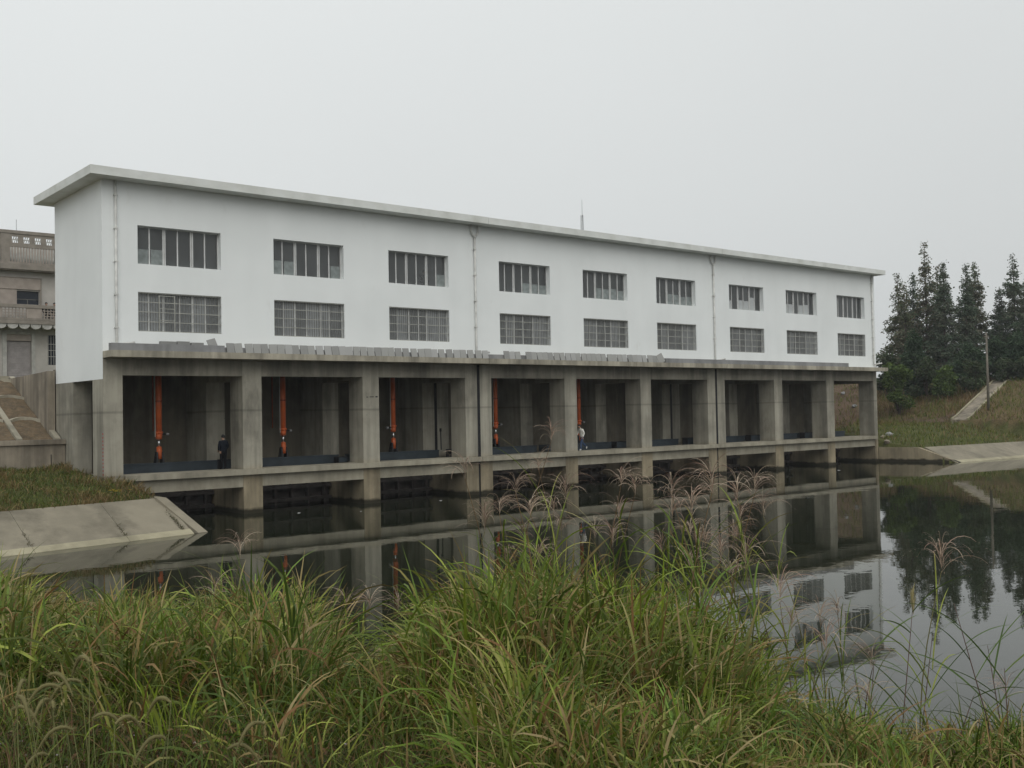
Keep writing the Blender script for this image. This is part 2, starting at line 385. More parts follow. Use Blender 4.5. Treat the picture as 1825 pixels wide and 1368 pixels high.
levm = (Xf > 66) & (Xf-0.25*(Yf-6) > 87); gt[levm] = (0.13, 0.095, 0.05)
rub = (Xf > 64) & (Xf < 90) & (Yf > 5.5); gt[rub] = (0.12, 0.085, 0.06)
tag(np_mesh('ground', gv, gq, M['ground'], gt, smooth=True), kind='structure')
wm = MB(); wm.quad((-600, -300, ZW), (800, -300, ZW), (800, 7.05, ZW), (-600, 7.05, ZW))
wo = wm.build('water', M['water']); tag(wo, kind='structure')

# ------------------------------------------------------------------ the pump house
WB, CP, HP, JW = 6.012, 1.042, 0.911, 0.15                # bay, pier, half pier, joint
bays = []; x = 0.0; joints = []
for u_ in range(3):
    for b_ in range(3):
        bays.append((x, x+WB)); x += WB
        if b_ < 2: x += CP
        elif u_ < 2: joints.append((x+HP, x+HP+JW)); x += 2*HP+JW
XR = bays[-1][1]; X0, X1 = -0.90, 64.79
DEP = 7.07; ZTOP = 4.736; ZCB, ZCT = 5.54, 5.845; ZROOF = 13.872
ph = thing('pump_house', 'long white pump house with two window rows on a raw concrete colonnade standing in water', 'building', (32, 3.5, ZW))
# piers
def pier(xa, xb, zsplit=True):
    mb = MB()
    mb.box(xa, xb, 0, 1.45, 0.0, ZCB); mb.box(xa, xb, 4.4, DEP, 0.0, ZCB)
    mb.box(xa, xb, 1.45, 4.4, 4.56, ZCB); mb.box(xa, xb, 0.0, DEP, -5.4, -0.002)
    return mb.build('pier', M['concrete'], ph)
pier(X0, 0.0)
for i in range(9):
    if i < 8:
        a_, b_ = bays[i][1], bays[i+1][0]
        if b_-a_ > 1.5:
            mid = (a_+b_)/2; pier(a_, mid-JW/2); pier(mid+JW/2, b_)
            MB().box(mid-JW/2+.001, mid+JW/2-.001, 0, 1.43, 0.045, ZCB-.005).box(mid-.105, mid+.095, -.014, -.002, 0.045, ZCB-.005).box(mid-JW/2-.02, mid+JW/2+.02, 4.385, DEP-.1, 0.0, ZCB-.01).box(mid-JW/2+.001, mid+JW/2-.001, 1.43, 4.42, 4.58, ZCB-.01).box(mid-JW/2+.001, mid+JW/2-.001, 0.05, DEP-.1, -5.0, -.01).build('joint_filler', M['joint'], ph)
        else: pier(a_, b_)
pier(XR, X1)
for a_, b_ in bays:
    mb = MB(); mb.box(a_, b_, 0.006, 0.55, ZTOP, ZCB); mb.build('beam', M['beam'], ph)
    MB().box(a_, b_, 0.03, 0.45, -0.845, -0.23).build('deck_beam', M['deck'], ph)
mb = MB()
cuts = [0.0] + [(j[0]+j[1])/2 for j in joints] + [XR]
for k in range(3): mb.box(cuts[k]+(0.015 if k else 0), cuts[k+1]-0.015, -0.30, -0.003, -0.225, 0.042)
for a_, b_ in bays: mb.box(a_+.002, b_-.002, -0.003, 1.40, -0.225, 0.040)
mb.build('deck', M['deck'], ph)
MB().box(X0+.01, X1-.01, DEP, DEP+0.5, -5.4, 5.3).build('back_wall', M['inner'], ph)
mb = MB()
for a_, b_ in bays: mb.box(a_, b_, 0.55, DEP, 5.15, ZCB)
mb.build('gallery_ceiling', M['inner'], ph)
# canopy, in three lengths, with its low parapet curb
mb = MB(); ccut = [X0, (joints[0][0]+joints[0][1])/2, (joints[1][0]+joints[1][1])/2, X1+0.05]
for k in range(3): mb.box(ccut[k]+(0.012 if k else 0), ccut[k+1]-(0.012 if k < 2 else 0), -1.10, 0.0, ZCB, ZCT)
mb.build('canopy', M['canopy'], ph)
mb = MB(); mb.box(X0+0.02, 4.6, -1.06, -0.74, ZCT+.002, ZCT+0.33); mb.box(4.6, 36.6, -0.90, -0.72, ZCT+.002, ZCT+0.26)
mb.box(36.6, 58.9, -1.06, -0.74, ZCT+.002, ZCT+0.30)
mb.build('parapet_curb', M['curbstone'], ph)
# white walls
UT, UB, LT, LB = 11.873, 10.033, 8.699, 6.829; WWID, WOFF = 4.167, 0.769
wins = [(a_+WOFF, a_+WOFF+WWID) for a_, b_ in bays]
def holed_wall(mb, xs, zs, holes, y0, y1):
    def inside(xa, xb, za, zb):
        return any(h[0]-1e-6 <= xa and xb <= h[1]+1e-6 and h[2]-1e-6 <= za and zb <= h[3]+1e-6 for h in holes)
    for i in range(len(xs)-1):
        for k in range(len(zs)-1):
            if inside(xs[i], xs[i+1], zs[k], zs[k+1]): continue
            mb.quad((xs[i], y0, zs[k]), (xs[i+1], y0, zs[k]), (xs[i+1], y0, zs[k+1]), (xs[i], y0, zs[k+1]))
            mb.quad((xs[i+1], y1, zs[k]), (xs[i], y1, zs[k]), (xs[i], y1, zs[k+1]), (xs[i+1], y1, zs[k+1]))
    for xa, xb, za, zb in holes:
        mb.quad((xa, y0, za), (xa, y1, za), (xa, y1, zb), (xa, y0, zb)); mb.quad((xb, y1, za), (xb, y0, za), (xb, y0, zb), (xb, y1, zb))
        mb.quad((xa, y1, za), (xa, y0, za), (xb, y0, za), (xb, y1, za)); mb.quad((xa, y0, zb), (xa, y1, zb), (xb, y1, zb), (xb, y0, zb))
holes = [(a_, b_, UB, UT) for a_, b_ in wins]+[(a_, b_, LB, LT) for a_, b_ in wins]
mb = MB()
xs = sorted([X0]+[v for w_ in wins for v in w_]+[X1]); zs = [ZCT-0.0, LB, LT, UB, UT, ZROOF]
holed_wall(mb, xs, zs, holes, 0.0, 0.42)
mb.quad((X0-.004, DEP, 4.555), (X0-.004, -0.004, 4.555), (X0-.004, -0.004, ZROOF), (X0-.004, DEP, ZROOF))
mb.quad((X0-.004, -.004, 4.555), (X0-.004, DEP, 4.555), (X0, DEP, 4.556), (X0, 0, 4.556))
mb.quad((X0-.004, -.004, ZCT), (X0, 0, ZCT), (X0, 0, ZROOF), (X0-.004, -.004, ZROOF))
mb.quad((X0-.004, -.004, 4.555), (X0, 0, 4.555), (X0, 0, ZCB), (X0-.004, -.004, ZCB))
mb.box(X0, X0+0.30, 0.42, DEP, ZCB+.004, ZROOF); mb.box(X1-0.30, X1, 0.42, DEP, ZCB+.004, ZROOF)
mb.box(X0+.3, X1-.3, DEP-0.30, DEP, ZCB+.004, ZROOF)
mb.build('upper_wall', M['white'], ph)
MB().box(X0+.3, X1-.3, 0.42, DEP-.3, ZCB+.005, ZCB+0.30).build('hall_floor', M['room'], ph)
MB().box(X0+.3, X1-.3, 0.43, 3.2, 8.95, 9.30).build('hall_gallery', M['room'], ph)
mb = MB(); RX0, RX1 = -1.68, 65.2
rc = [RX0, ccut[1]+0.3, ccut[2], RX1]
for k in range(3): mb.box(rc[k]+(0.012 if k else 0), rc[k+1]-(0.012 if k < 2 else 0), -0.905, DEP+0.9, ZROOF, 14.269-0.012*k)
mb.build('roof', M['roof'], ph)
# windows
films = {0: ((0, .42), (1, .42)), 1: ((0, .42), (1, .42), (5, .40)), 2: ((5, .42),), 3: ((3, .38), (4, .36), (5, .34)), 4: ((2, .42), (3, .40), (4, .42), (5, .36)),
         5: ((2, .42), (3, .40), (4, .36), (5, .36)), 6: ((0, .38), (2, .42), (3, .40), (4, .55)), 7: ((0, .42), (1, .42), (3, .42), (4, .45)), 8: ()}
def window_upper(i):
    xa, xb = wins[i]; y = 0.29; mb = MB(); w6 = (xb-xa)/6
    f = 0.055
    mb.box(xa, xb, y, y+.08, UT-f, UT-.003); mb.box(xa, xb, y, y+.08, UB+.003, UB+f)
    mb.box(xa+.003, xa+f, y, y+.08, UB+f, UT-f); mb.box(xb-f, xb-.003, y, y+.08, UB+f, UT-f)
    off = random.uniform(-.05, .05)
    for k in range(1, 6):
        hw = 0.075 if k in (2, 4) else 0.032
        c_ = xa+w6*k+(off if k % 2 else 0); mb.box(c_-hw, c_+hw, y-(0.01 if k in (2, 4) else -.015), y+.07, UB+f, UT-f)
        if k in (2, 4): mb.box(c_-.008, c_+.008, y-.016, y-.01, UB+f, UT-f, 1)
    o = mb.build('window', [M['frame'], M['bar']], ph)
    gm = MB()
    for k in range(6): gm.quad((xa+w6*k+.02, y+.04+.004*(k % 2), UB+.05), (xa+w6*(k+1)-.02, y+.04+.004*(k % 2), UB+.05), (xa+w6*(k+1)-.02, y+.04+.004*(k % 2), UT-.05), (xa+w6*k+.02, y+.04+.004*(k % 2), UT-.05))
    gm.build('pane', M['glass'], o)
    if films[i]:
        for k, h in films[i]:
            fm = MB(); j = random.uniform(-.03, .03); c0, c1 = xa+w6*k+.06, xa+w6*(k+1)-.07; zt_ = UB+(UT-UB)*(h+j*0.5)
            fm.hexa([(c0, y+.030, UB+.06), (c1, y+.030, UB+.06), (c1, y+.034, UB+.06), (c0, y+.034, UB+.06), (c0, y+.030, zt_), (c1, y+.030, zt_-.05*j*20*.3), (c1, y+.034, zt_-.05*j*20*.3), (c0, y+.034, zt_)])
            fm.build('film', M['film_sky'] if i in (6, 7) else M['film'], o)  # two windows get film whitened to stand for sky showing through
def window_lower(i):
    xa, xb = wins[i]; y = 0.24; mb = MB(); f = 0.05; w6 = (xb-xa)/6
    mb.box(xa, xb, y, y+.07, LT-f, LT-.003); mb.box(xa, xb, y, y+.07, LB+.003, LB+f)
    mb.box(xa+.003, xa+f, y, y+.07, LB+f, LT-f); mb.box(xb-f, xb-.003, y, y+.07, LB+f, LT-f)
    for k in range(1, 6):
        c_ = xa+w6*k+random.uniform(-.12, .12); hw = 0.06 if k % 2 == 0 else 0.035
        mb.box(c_-hw, c_+hw, y-.004, y+.06, LB+f, LT-f)
    o = mb.build('window', [M['frame']], ph)
    gm = MB(); pat = random.choice(((0, 1, 0, 0, 1, 1), (1, 0, 0, 1, 0, 1), (0, 1, 0, 1, 1, 0), (1, 1, 0, 0, 1, 0)))
    for k in range(6):
        yy = y+.034+.005*(k % 2)
        gm.quad((xa+w6*k+.01, yy, LB+.04), (xa+w6*(k+1)-.01, yy, LB+.04), (xa+w6*(k+1)-.01, yy, LT-.04), (xa+w6*k+.01, yy, LT-.04), pat[k])
    gm.build('pane', [M['glass2'], M['glass3']], o)
    gr = MB(); n_ = 31
    for k in range(n_):
        c_ = xa+.06+(xb-xa-.12)*k/(n_-1); gr.box(c_-.010, c_+.010, 0.045, 0.065, LB+.01, LT-.01)
    for k in range(1, 4):
        z = LB+(LT-LB)*k/4; gr.box(xa+.005, xb-.005, 0.03, 0.045, z-.018, z+.018, 1)
    for z in (LB+.02, LT-.03): gr.box(xa+.005, xb-.005, 0.03, 0.045, z-.015, z+.015, 1)
    if i == 0:                                            # hinged escape panel in the first grille
        for c_ in (xa+1.02, xa+1.78): gr.box(c_-.02, c_+.02, 0.012, 0.03, LB-.03, LT-.12, 1)
        for z in (LB-.03, LB+.55, LB+1.12, LT-.14): gr.box(xa+1.04, xa+1.76, 0.012, 0.03, z-.015, z+.015, 1)
    gr.build('grille', [M['bar'], M['barpale']], o)
for i in range(9): window_upper(i)
for i in range(9): window_lower(i)
# downpipes
def downpipe(xc, hopper):
    mb = MB(); r_ = 0.062; y = -0.10
    top = ZROOF-(0.75 if hopper else 0.02)
    mb.tube([(xc, y, top), (xc, y, ZCT+0.42), (xc+.06, y-.02, ZCT+.30), (xc+.75, y-.30, ZCT+.42)], r_, 8)
    o = mb.build('downpipe', M['pipe'], ph, True)
    z = top-.7
    while z > ZCT+.6: MB().box(xc-.085, xc+.085, y-.075, 0.0, z-.03, z+.03).build('bracket', M['pipe'], o); z -= 1.55
    if hopper:
        hm = MB()
        for s_ in (-1, 1): hm.tube([(xc+s_*.26, y, ZROOF-.02), (xc+s_*.26, y, ZROOF-.42), (xc+s_*.16, y, ZROOF-.60), (xc, y, ZROOF-.66)], r_*0.95, 8)
        hm.tube([(xc, y, ZROOF-.60), (xc, y, ZROOF-.80)], r_*1.25, 8)
        hm.build('inlet_bend', M['pipe'], o, True)
downpipe(-0.28, False); downpipe(20.95, True); downpipe(43.08, True); downpipe(64.30, False)
# water gauge painted on the corner pier
gm = MB()
for k in range(24): gm.box(X0-.02, X0-.003, 0.02, 0.09, 0.1+k*.085, 0.1+k*.085+.085, k % 2)
go = gm.build('gauge_board', [M['red'], M['curbstone']]); put(go, ph)
pm = MB()
pm.box(13.30, 13.42, -.006, -.001, 3.62, 3.66); pm.box(13.50, 13.78, -.006, -.001, 3.63, 3.67); pm.box(13.88, 14.02, -.006, -.001, 3.62, 3.69)
pm.build('stain_mark', M['joint'], ph)

# ------------------------------------------------------------------ gates, hoists, posts and cabinets in the bays
ORD = ['first', 'second', 'third', 'fourth', 'fifth', 'sixth', 'seventh', 'eighth', 'ninth']
def gate(i):
    a_, b_ = bays[i]
    t_ = thing('sluice_gate', 'blue topped steel sluice gate across the floor of the %s bay from the left' % ORD[i], 'sluice gate', ((a_+b_)/2, 3.5, -0.6), 'sluice gates across the nine bays')
    mb = MB(); mb.box(a_+.08, b_+.25, 3.10, 3.90, -0.45, 0.42)
    mb.box(a_+.08, b_+.25, 3.06, 3.10, 0.36, 0.44)
    mb.build('top_beam', M['bluesteel'], t_)
    MB().box(a_+.05, b_-.05, 3.75, 3.80, -5.0, -0.455).build('skin_plate', M['gatesteel'], t_)
    rb = MB()
    for k in range(6): xx = a_+.45+k*1.02; rb.box(xx-.07, xx+.07, 3.45, 3.745, -5.0, -0.46)
    for z in (-1.25, -1.95, -2.7, -3.5): rb.box(a_+.06, b_-.06, 3.40, 3.74, z-.09, z+.09)
    rb.build('rib_frame', M['gatesteel'], t_)
for i in range(9): gate(i)
hl = ['orange hydraulic hoist in the first bay, left of the man in dark clothes', 'orange hydraulic hoist in the second bay from the left end',
      'orange hydraulic hoist in the third bay, its white valve on the left', 'orange hydraulic hoist in the fourth bay, just right of the first black joint',
      'orange hydraulic hoist half hidden by a pier beside the walking person']
hx = [3.06, 10.06, 17.32, 25.2, 32.62]
def hoist(i):
    x_, y_ = hx[i], 3.5
    t_ = thing('hydraulic_hoist', hl[i], 'hydraulic hoist', (x_, y_, 0.42), 'orange hoists hanging in the bays')
    MB().tube([(x_, y_, 5.14), (x_, y_, 1.98)], .155, 16).build('barrel', M['orange'], t_, True)
    MB().tube([(x_, y_, 2.02), (x_, y_, 1.90)], .20, 16).tube([(x_, y_, 1.90), (x_, y_, 1.62)], [.17, .15], 16).build('gland', M['orange'], t_, True)
    MB().tube([(x_, y_, 3.6), (x_, y_, 3.52)], .175, 16).build('collar', M['orangedark'], t_, True)
    MB().tube([(x_, y_, 1.63), (x_, y_, 1.22)], .065, 12).build('rod', M['chrome'], t_, True)
    MB().tube([(x_, y_, 1.24), (x_+.02, y_, 0.95), (x_+.03, y_, 0.62)], [.125, .14, .115], 12).build('rod_eye', M['orange'], t_, True)
    mb = MB()
    for s_ in (-1, 1):
        mb.hexa([(x_+s_*.17-.05, y_-.2, .42), (x_+s_*.17+.05, y_-.2, .42), (x_+s_*.17+.05, y_+.2, .42), (x_+s_*.17-.05, y_+.2, .42),
                 (x_+s_*.13-.04, y_-.1, .98), (x_+s_*.13+.04, y_-.1, .98), (x_+s_*.13+.04, y_+.1, .98), (x_+s_*.13-.04, y_+.1, .98)])
    mb.tube([(x_-.24, y_, .72), (x_+.24, y_, .72)], .05, 10)
    mb.build('clevis', M['blacksteel'], t_)
    MB().tube([(x_-.21, y_-.05, 5.1), (x_-.21, y_-.05, 1.75)], .022, 6).build('oil_pipe', M['barpale'], t_)
    sgn = -1 if i == 2 else 1
    MB().tube([(x_+sgn*.16, y_-.03, 1.9), (x_+sgn*.36, y_-.03, 1.88)], .05, 8, 0).tube([(x_+sgn*.36, y_-.03, 1.88), (x_+sgn*.50, y_-.03, 1.86)], .07, 8, 1).build('valve', [M['blacksteel'], M['curbstone']], t_)
for i in range(5): hoist(i)
for i, x_ in ((0, 4.1), (1, 11.2), (2, 18.4)):
    mb = MB(); mb.tube([(x_, DEP-.08, 5.1), (x_, DEP-.08, 2.0)], .035, 6)
    o = mb.build('oil_pipe_run', M['orangedark'], None)
    tag(o, 'thin rusty orange pipe running down the back wall of the %s bay' % ORD[i], 'pipe', 'oil pipes on the back wall')
o_ = MB().tube([(20.55, 3.1, .43), (20.52, 3.1, 1.75)], .035, 6).tube([(20.52, 3.1, 1.55), (20.52, 3.1, 1.75)], .07, 8).build('slim_stake', M['blacksteel'])
tag(o_, 'short slim dark stake by the right pier of the third bay', 'stake')
cabs = [(0, 6.05, .50), (1, 12.95, .36), (2, 20.75, .48), (4, 35.3, .48), (5, 42.75, .52), (6, 50.3, .50), (7, 57.5, .50)]
for i, x_, h in cabs:
    t_ = thing('control_cabinet', 'small dark steel cabinet by the pier passage of the %s bay' % ORD[i], 'cabinet', (x_, 2.3, 0), 'small cabinets by the pier passages')
    w_ = .30 if i < 3 else .55
    MB().box(x_-w_, x_+w_, 2.0, 2.5, -.004, h).build('body', M['blacksteel'], t_)
    MB().box(x_-w_+.05, x_+w_-.05, 1.985, 1.998, .04, h-.05).build('door', M['bluesteel'], t_)
    if x_+w_ > bays[i][1]-.3:
        pass

# ------------------------------------------------------------------ slabs leaning along the canopy
slab_proto = None
def leaning(xc, w_, h, tilt, yaw_, mat, roll_=0.0, y=-1.04, z=ZCT, th=0.045):
    mb = MB(); mb.box(-w_/2, w_/2, 0, th, 0, h)
    o = mb.build('cast_slab', mat)
    o.location = (xc, y, z+.003); o.rotation_euler = (-tilt, roll_, yaw_)
    return o
M['block2'] = concrete('cast slab pale', (0.39, 0.39, 0.38), 0.1, 0.12)
M['block3'] = concrete('cast slab dark', (0.29, 0.29, 0.28), 0.1, 0.2)
x = 4.75; skip = []
while x < 36.0:
    w_ = random.choice((.39, .40, .41, .42)); gap = random.choice((.02, .03, .04, .05, .10, .16))
    if (20.9 < x < 22.3) or (23.5 < x < 23.9): x += 0.3; continue
    o = leaning(x+w_/2, w_, random.uniform(.475, .495), R(random.uniform(11, 15)), R(random.uniform(-7, 2)), random.choice((M['block'], M['block'], M['block2'], M['block3'])), R(random.uniform(-4.5, 0.5)))
    i = sum(1 for a_, b_ in bays if a_-.52 < x+w_/2)-1
    i = max(0, min(8, i))
    tag(o, 'grey cast slab leaning in the canopy row above the %s bay' % ORD[i], 'slab', 'cast slabs leaning along the canopy')
    x += w_+gap
o = leaning(36.25, .55, .62, R(12), R(-4), M['block'], R(-24), y=-1.09); tag(o, 'grey cast slab tipped sideways at the far end of the leaning row', 'slab', 'cast slabs leaning along the canopy')
o = leaning(4.05, .42, .40, R(20), R(-10), M['block3'], R(-16), y=-1.0, z=ZCT+.28); tag(o, 'dark grey cast slab tilted up on the left curb', 'slab', 'cast slabs leaning along the canopy')
for xa, xb, h, lab in ((1.45, 2.2, .13, 'leftmost flat grey slab laid on the left curb'), (2.25, 2.85, .15, 'flat grey slab second from left on the left curb'), (2.95, 3.55, .11, 'dark flat slab third from left on the left curb')):
    o = MB().box(-.5*(xb-xa), .5*(xb-xa), -.13, .13, 0, h).build('cast_slab', M['block3'])
    o.location = ((xa+xb)/2, -.9, ZCT+.333); o.rotation_euler = (0, 0, R(random.uniform(-3, 3)))
    tag(o, lab, 'slab', 'cast slabs leaning along the canopy')

# ------------------------------------------------------------------ people
def skin_body(name, J, E_, mats, rule, parent, root=0):
    me = bpy.data.meshes.new(name)
    me.from_pydata([j[0] for j in J], E_, [])
    o = bpy.data.objects.new(name, me); COL.objects.link(o)
    md = o.modifiers.new('skin', 'SKIN'); md.use_smooth_shade = True
    for k, v in enumerate(me.skin_vertices[0].data):
        r_ = J[k][1]; v.radius = r_ if hasattr(r_, '__len__') else (r_, r_); v.use_root = (k == root)
    o.modifiers.new('sub', 'SUBSURF').levels = 1; o.modifiers['sub'].render_levels = 1
    dg = bpy.context.evaluated_depsgraph_get()
    me2 = bpy.data.meshes.new_from_object(o.evaluated_get(dg)); me2.name = name
    o.modifiers.clear(); o.data = me2
    me2.materials.clear()
    for m_ in mats: me2.materials.append(m_)
    for p in me2.polygons: p.material_index = rule(p.center); p.use_smooth = True
    if parent: o.parent = parent
    return o
def hand(J, E_, w, d, side):            # palm and five short bent fingers rooted in the palm
    w = Vector(w); d = Vector(d).normalized(); s_ = d.cross(Vector((0, 0, 1)))
    s_ = s_.normalized() if s_.length > .1 else Vector((1, 0, 0))
    k = len(J); J.append((tuple(w+d*.05), (.036, .022))); wi = k
    for f, (off, ln) in enumerate(((-.027, .065), (-.009, .078), (.009, .074), (.027, .058))):
        b1 = w+d*.085+s_*off; n_ = len(J)
        J.append((tuple(b1), .010)); J.append((tuple(b1+d*ln*.6+Vector((0, .006, 0))), .009)); J.append((tuple(b1+d*ln+Vector((0, .016, 0))), .008))
        E_ += [(wi, n_), (n_, n_+1), (n_+1, n_+2)]
    n_ = len(J); J.append((tuple(w+d*.05+s_*.045*side), .011)); J.append((tuple(w+d*.085+s_*.06*side), .009)); E_ += [(wi, n_), (n_, n_+1)]
    return wi
def person(label, loc, rz, pose, top, legs, shoes, group=None, name='person', hip=.95, bulk=1.0):
    t_ = thing(name, label, 'person', loc, group); t_.rotation_euler = (0, 0, rz)
    P = pose
    J = [((0, 0, hip), (.155*bulk, .115*bulk)), (P['belly'], (.150*bulk, .11*bulk)), (P['chest'], (.172*bulk, .12*bulk)), (P['neckb'], (.085, .075)), (P['neck'], (.052, .055)),
         (P['head'], (.075, .095)), (P['crown'], (.068, .085))]
    E_ = [(0, 1), (1, 2), (2, 3), (3, 4), (4, 5), (5, 6)]
    hd = Vector(P['head']); J.append((tuple(hd+Vector((0, .105, -.02))), .014)); E_.append((5, 7))           # nose
    for s_ in (-1, 1):
        J.append((tuple(hd+Vector((s_*.083, 0, -.005))), .014)); E_.append((5, len(J)-1))                    # ears
    wr = []
    for s_, k in ((-1, 'L'), (1, 'R')):
        n_ = len(J); sh, el, wt = P['arm'+k]
        J += [(sh, .072*bulk), (el, .054*bulk), (wt, .036)]; E_ += [(2, n_), (n_, n_+1), (n_+1, n_+2)]; wr.append(wt)
        dd = Vector(wt)-Vector(el); wi = hand(J, E_, wt, dd, s_); E_.append((n_+2, wi))
        n_ = len(J); hp, kn, an, to = P['leg'+k]
        J += [(hp, .100*bulk), (kn, .068*bulk), (an, .050), (to, .040)]; E_ += [(0, n_), (n_, n_+1), (n_+1, n_+2), (n_+2, n_+3)]
    neckz = P['neckb'][2]+.05
    def rule(c_):
        for w_ in wr:
            if (Vector(w_)-c_).length < .03 or ((Vector(w_)-c_).length < .2 and c_.z < w_[2]-.02 and abs(c_.x) > .16): return 2
        if c_.z > neckz and (c_-Vector(P['neckb'])).xy.length < .25: return 2
        ank = min((c_-Vector(P['leg'+k][2])).length for k in 'LR'); toe = min((c_-Vector(P['leg'+k][3])).length for k in 'LR')
        if ank < .075 or toe < .10: return 3
        return 1 if c_.z < hip-.02 else 0
    b_ = skin_body('body', J, E_, [M[top], M[legs], M['skin'], M[shoes]], rule, t_)
    hm = MB(); n1, n2 = 10, 7; cen = (hd+Vector(P['crown']))/2+Vector((0, -.012, .022))
    vs = []; fs = []
    for i in range(n2):
        for j in range(n1):
            th = math.pi*0.66*i/(n2-1); ph_ = 2*math.pi*j/n1
            drop = 1.0 if math.sin(ph_) < 0.35 else 0.72
            th *= drop
            vs.append(cen+Vector((.094*math.sin(th)*math.cos(ph_), .112*math.sin(th)*math.sin(ph_), .115*math.cos(th))))
    for i in range(n2-1):
        for j in range(n1): fs.append((i*n1+j, (i+1)*n1+j, (i+1)*n1+(j+1) % n1, i*n1+(j+1) % n1))
    hm.add(vs, fs); h_ = hm.build('hair', M['hair'], None, True); h_.parent = t_
    return t_
stand = dict(belly=(0, 0, 1.10), chest=(0, 0, 1.30), neckb=(0, -.01, 1.45), neck=(0, 0, 1.52), head=(0, .02, 1.61), crown=(0, .01, 1.665),
             armL=((-.19, -.01, 1.40), (-.265, -.03, 1.14), (-.19, .13, .98)), armR=((.19, -.01, 1.40), (.265, -.03, 1.14), (.19, .13, .99)),
             legL=((-.095, 0, .90), (-.10, .02, .50), (-.105, -.01, .075), (-.115, .13, .045)), legR=((.095, 0, .90), (.10, .02, .50), (.105, -.01, .075), (.115, .13, .045)))
person('man in dark clothes standing with his back turned on the deck of the first bay', (5.40, 1.0, .042), R(8), stand, 'navy', 'blackcloth', 'blackcloth', bulk=1.22)
walk = dict(belly=(0, .03, 1.10), chest=(0, .09, 1.29), neckb=(0, .14, 1.43), neck=(0, .17, 1.50), head=(0, .22, 1.58), crown=(0, .22, 1.635),
            armL=((-.18, .10, 1.38), (-.23, .02, 1.12), (-.22, .14, .93)), armR=((.18, .10, 1.38), (.24, .16, 1.12), (.20, .34, .98)),
            legL=((-.09, 0, .90), (-.10, .20, .52), (-.10, .22, .08), (-.10, .36, .05)), legR=((.09, 0, .90), (.09, -.13, .52), (.09, -.50, .25), (.09, -.46, .11)))
person('person in white shirt and blue jeans walking left along the deck of the fifth bay', (29.95, .42, .042), R(90), walk, 'shirt', 'jeans', 'shoe')
person('dark haired person looking out of the third upper window', (17.9, 0.86, 9.302), R(165), stand, 'blackcloth', 'blackcloth', 'blackcloth')
def shift(p, dz, dy=0.0): return (p[0], p[1]+dy, p[2]+dz)
squat = {k: (shift(v, -.36) if not isinstance(v[0], tuple) else tuple(shift(q, -.36) for q in v)) for k, v in stand.items()}
for k_, s_ in (('legL', -1), ('legR', 1)): squat[k_] = ((s_*.095, 0, .54), (s_*.13, .36, .50), (s_*.12, .05, .075), (s_*.13, .19, .045))

# ------------------------------------------------------------------ left house behind
HY = 30.0
hs_ = thing('apartment_house', 'tan three storey house with roof balustrade, balcony and grey roller shutter behind the embankment', 'house', (3, HY, 5.0))
mb = MB(); holes_h = [(2.52, 4.16, 5.0, 8.85), (3.22, 4.72, 11.0, 11.95), (5.28, 6.9, 6.7, 8.85)]
xs = sorted({-8.0, 2.52, 4.16, 3.22, 4.72, 5.28, 6.9, 14.0}); zs = sorted({4.6, 5.0, 8.85, 11.0, 11.95, 6.7, 13.3})
holed_wall(mb, xs, zs, holes_h, HY, HY+.3)
mb.box(-8, 14, HY+.9, HY+9, 4.6, 13.3); mb.build('wall', M['housewall'], hs_)
mb = MB(); mb.box(-8.4, 14.4, HY-.75, HY+9.4, 13.38, 13.74); mb.box(-8.3, 14.3, HY-.62, HY+.2, 13.30, 13.379); mb.build('roof_slab', M['brick'], hs_)
# roof parapet: posts, pierced panel, cap
par = MB(); y = HY-.45
par.box(-8.3, 14.3, y-.12, y+.16, 15.92, 16.14); par.box(-8.3, 14.3, y-.10, y+.14, 13.741, 13.92)
for xc in (-4, 2.35, 5.95, 9.6): par.box(xc-.28, xc+.28, y-.08, y+.12, 13.921, 15.919)
for s0, s1 in ((-3.72, 2.07), (2.63, 5.67), (6.23, 9.32)):
    n_ = 4; cw = (s1-s0)/n_; zc0, zc1 = 15.27, 15.72
    par.box(s0, s1, y-.05, y+.08, 14.98, zc0); par.box(s0, s1, y-.05, y+.08, zc1, 15.919)
    for k in range(n_):
        xa = s0+k*cw; par.box(xa, xa+cw/2-.21, y-.05, y+.08, zc0, zc1); par.box(xa+cw/2+.21, xa+cw, y-.05, y+.08, zc0, zc1)
par.build('parapet', M['brick'], hs_)
for s0, s1 in ((-3.72, 2.07), (2.63, 5.67), (6.23, 9.32)):
    cw = (s1-s0)/4
    for k in range(4):
        xc = s0+(k+.5)*cw; lat = MB()
        for q in (-.21, -.07, .07):
            lat.hexa([(xc+q, y-.03, 15.272), (xc+q+.05, y-.03, 15.272), (xc+q+.05, y+.05, 15.272), (xc+q, y+.05, 15.272), (xc+q+.13, y-.03, 15.718), (xc+q+.18, y-.03, 15.718), (xc+q+.18, y+.05, 15.718), (xc+q+.13, y+.05, 15.718)])
        lat.box(xc-.21, xc+.21, y-.025, y+.045, 15.47, 15.53)
        lat.build('pierced_block', M['baluster'], hs_)
for s0, s1 in ((-3.72, 2.07), (2.63, 5.67), (6.23, 9.32)):
    bm_ = MB(); n_ = int((s1-s0)/.19)
    for k in range(n_):
        xc = s0+(k+.5)*(s1-s0)/n_; bm_.tube([(xc, y+.01, 13.92), (xc, y+.01, 14.3), (xc, y+.01, 14.6), (xc, y+.01, 14.98)], [.05, .068, .045, .05], 6)
    bm_.build('baluster_row', M['baluster'], hs_, True)
MB().box(-7, 13, HY+4.5, HY+9.2, 13.742, 15.75).build('sky_backing', M['housetan'], hs_)  # added block: stops the sky showing between the lower balusters
MB().tube([(3.35, HY+.5, 13.74), (3.35, HY+.5, 17.1)], .02, 5).build('roof_aerial', M['mast'], hs_)
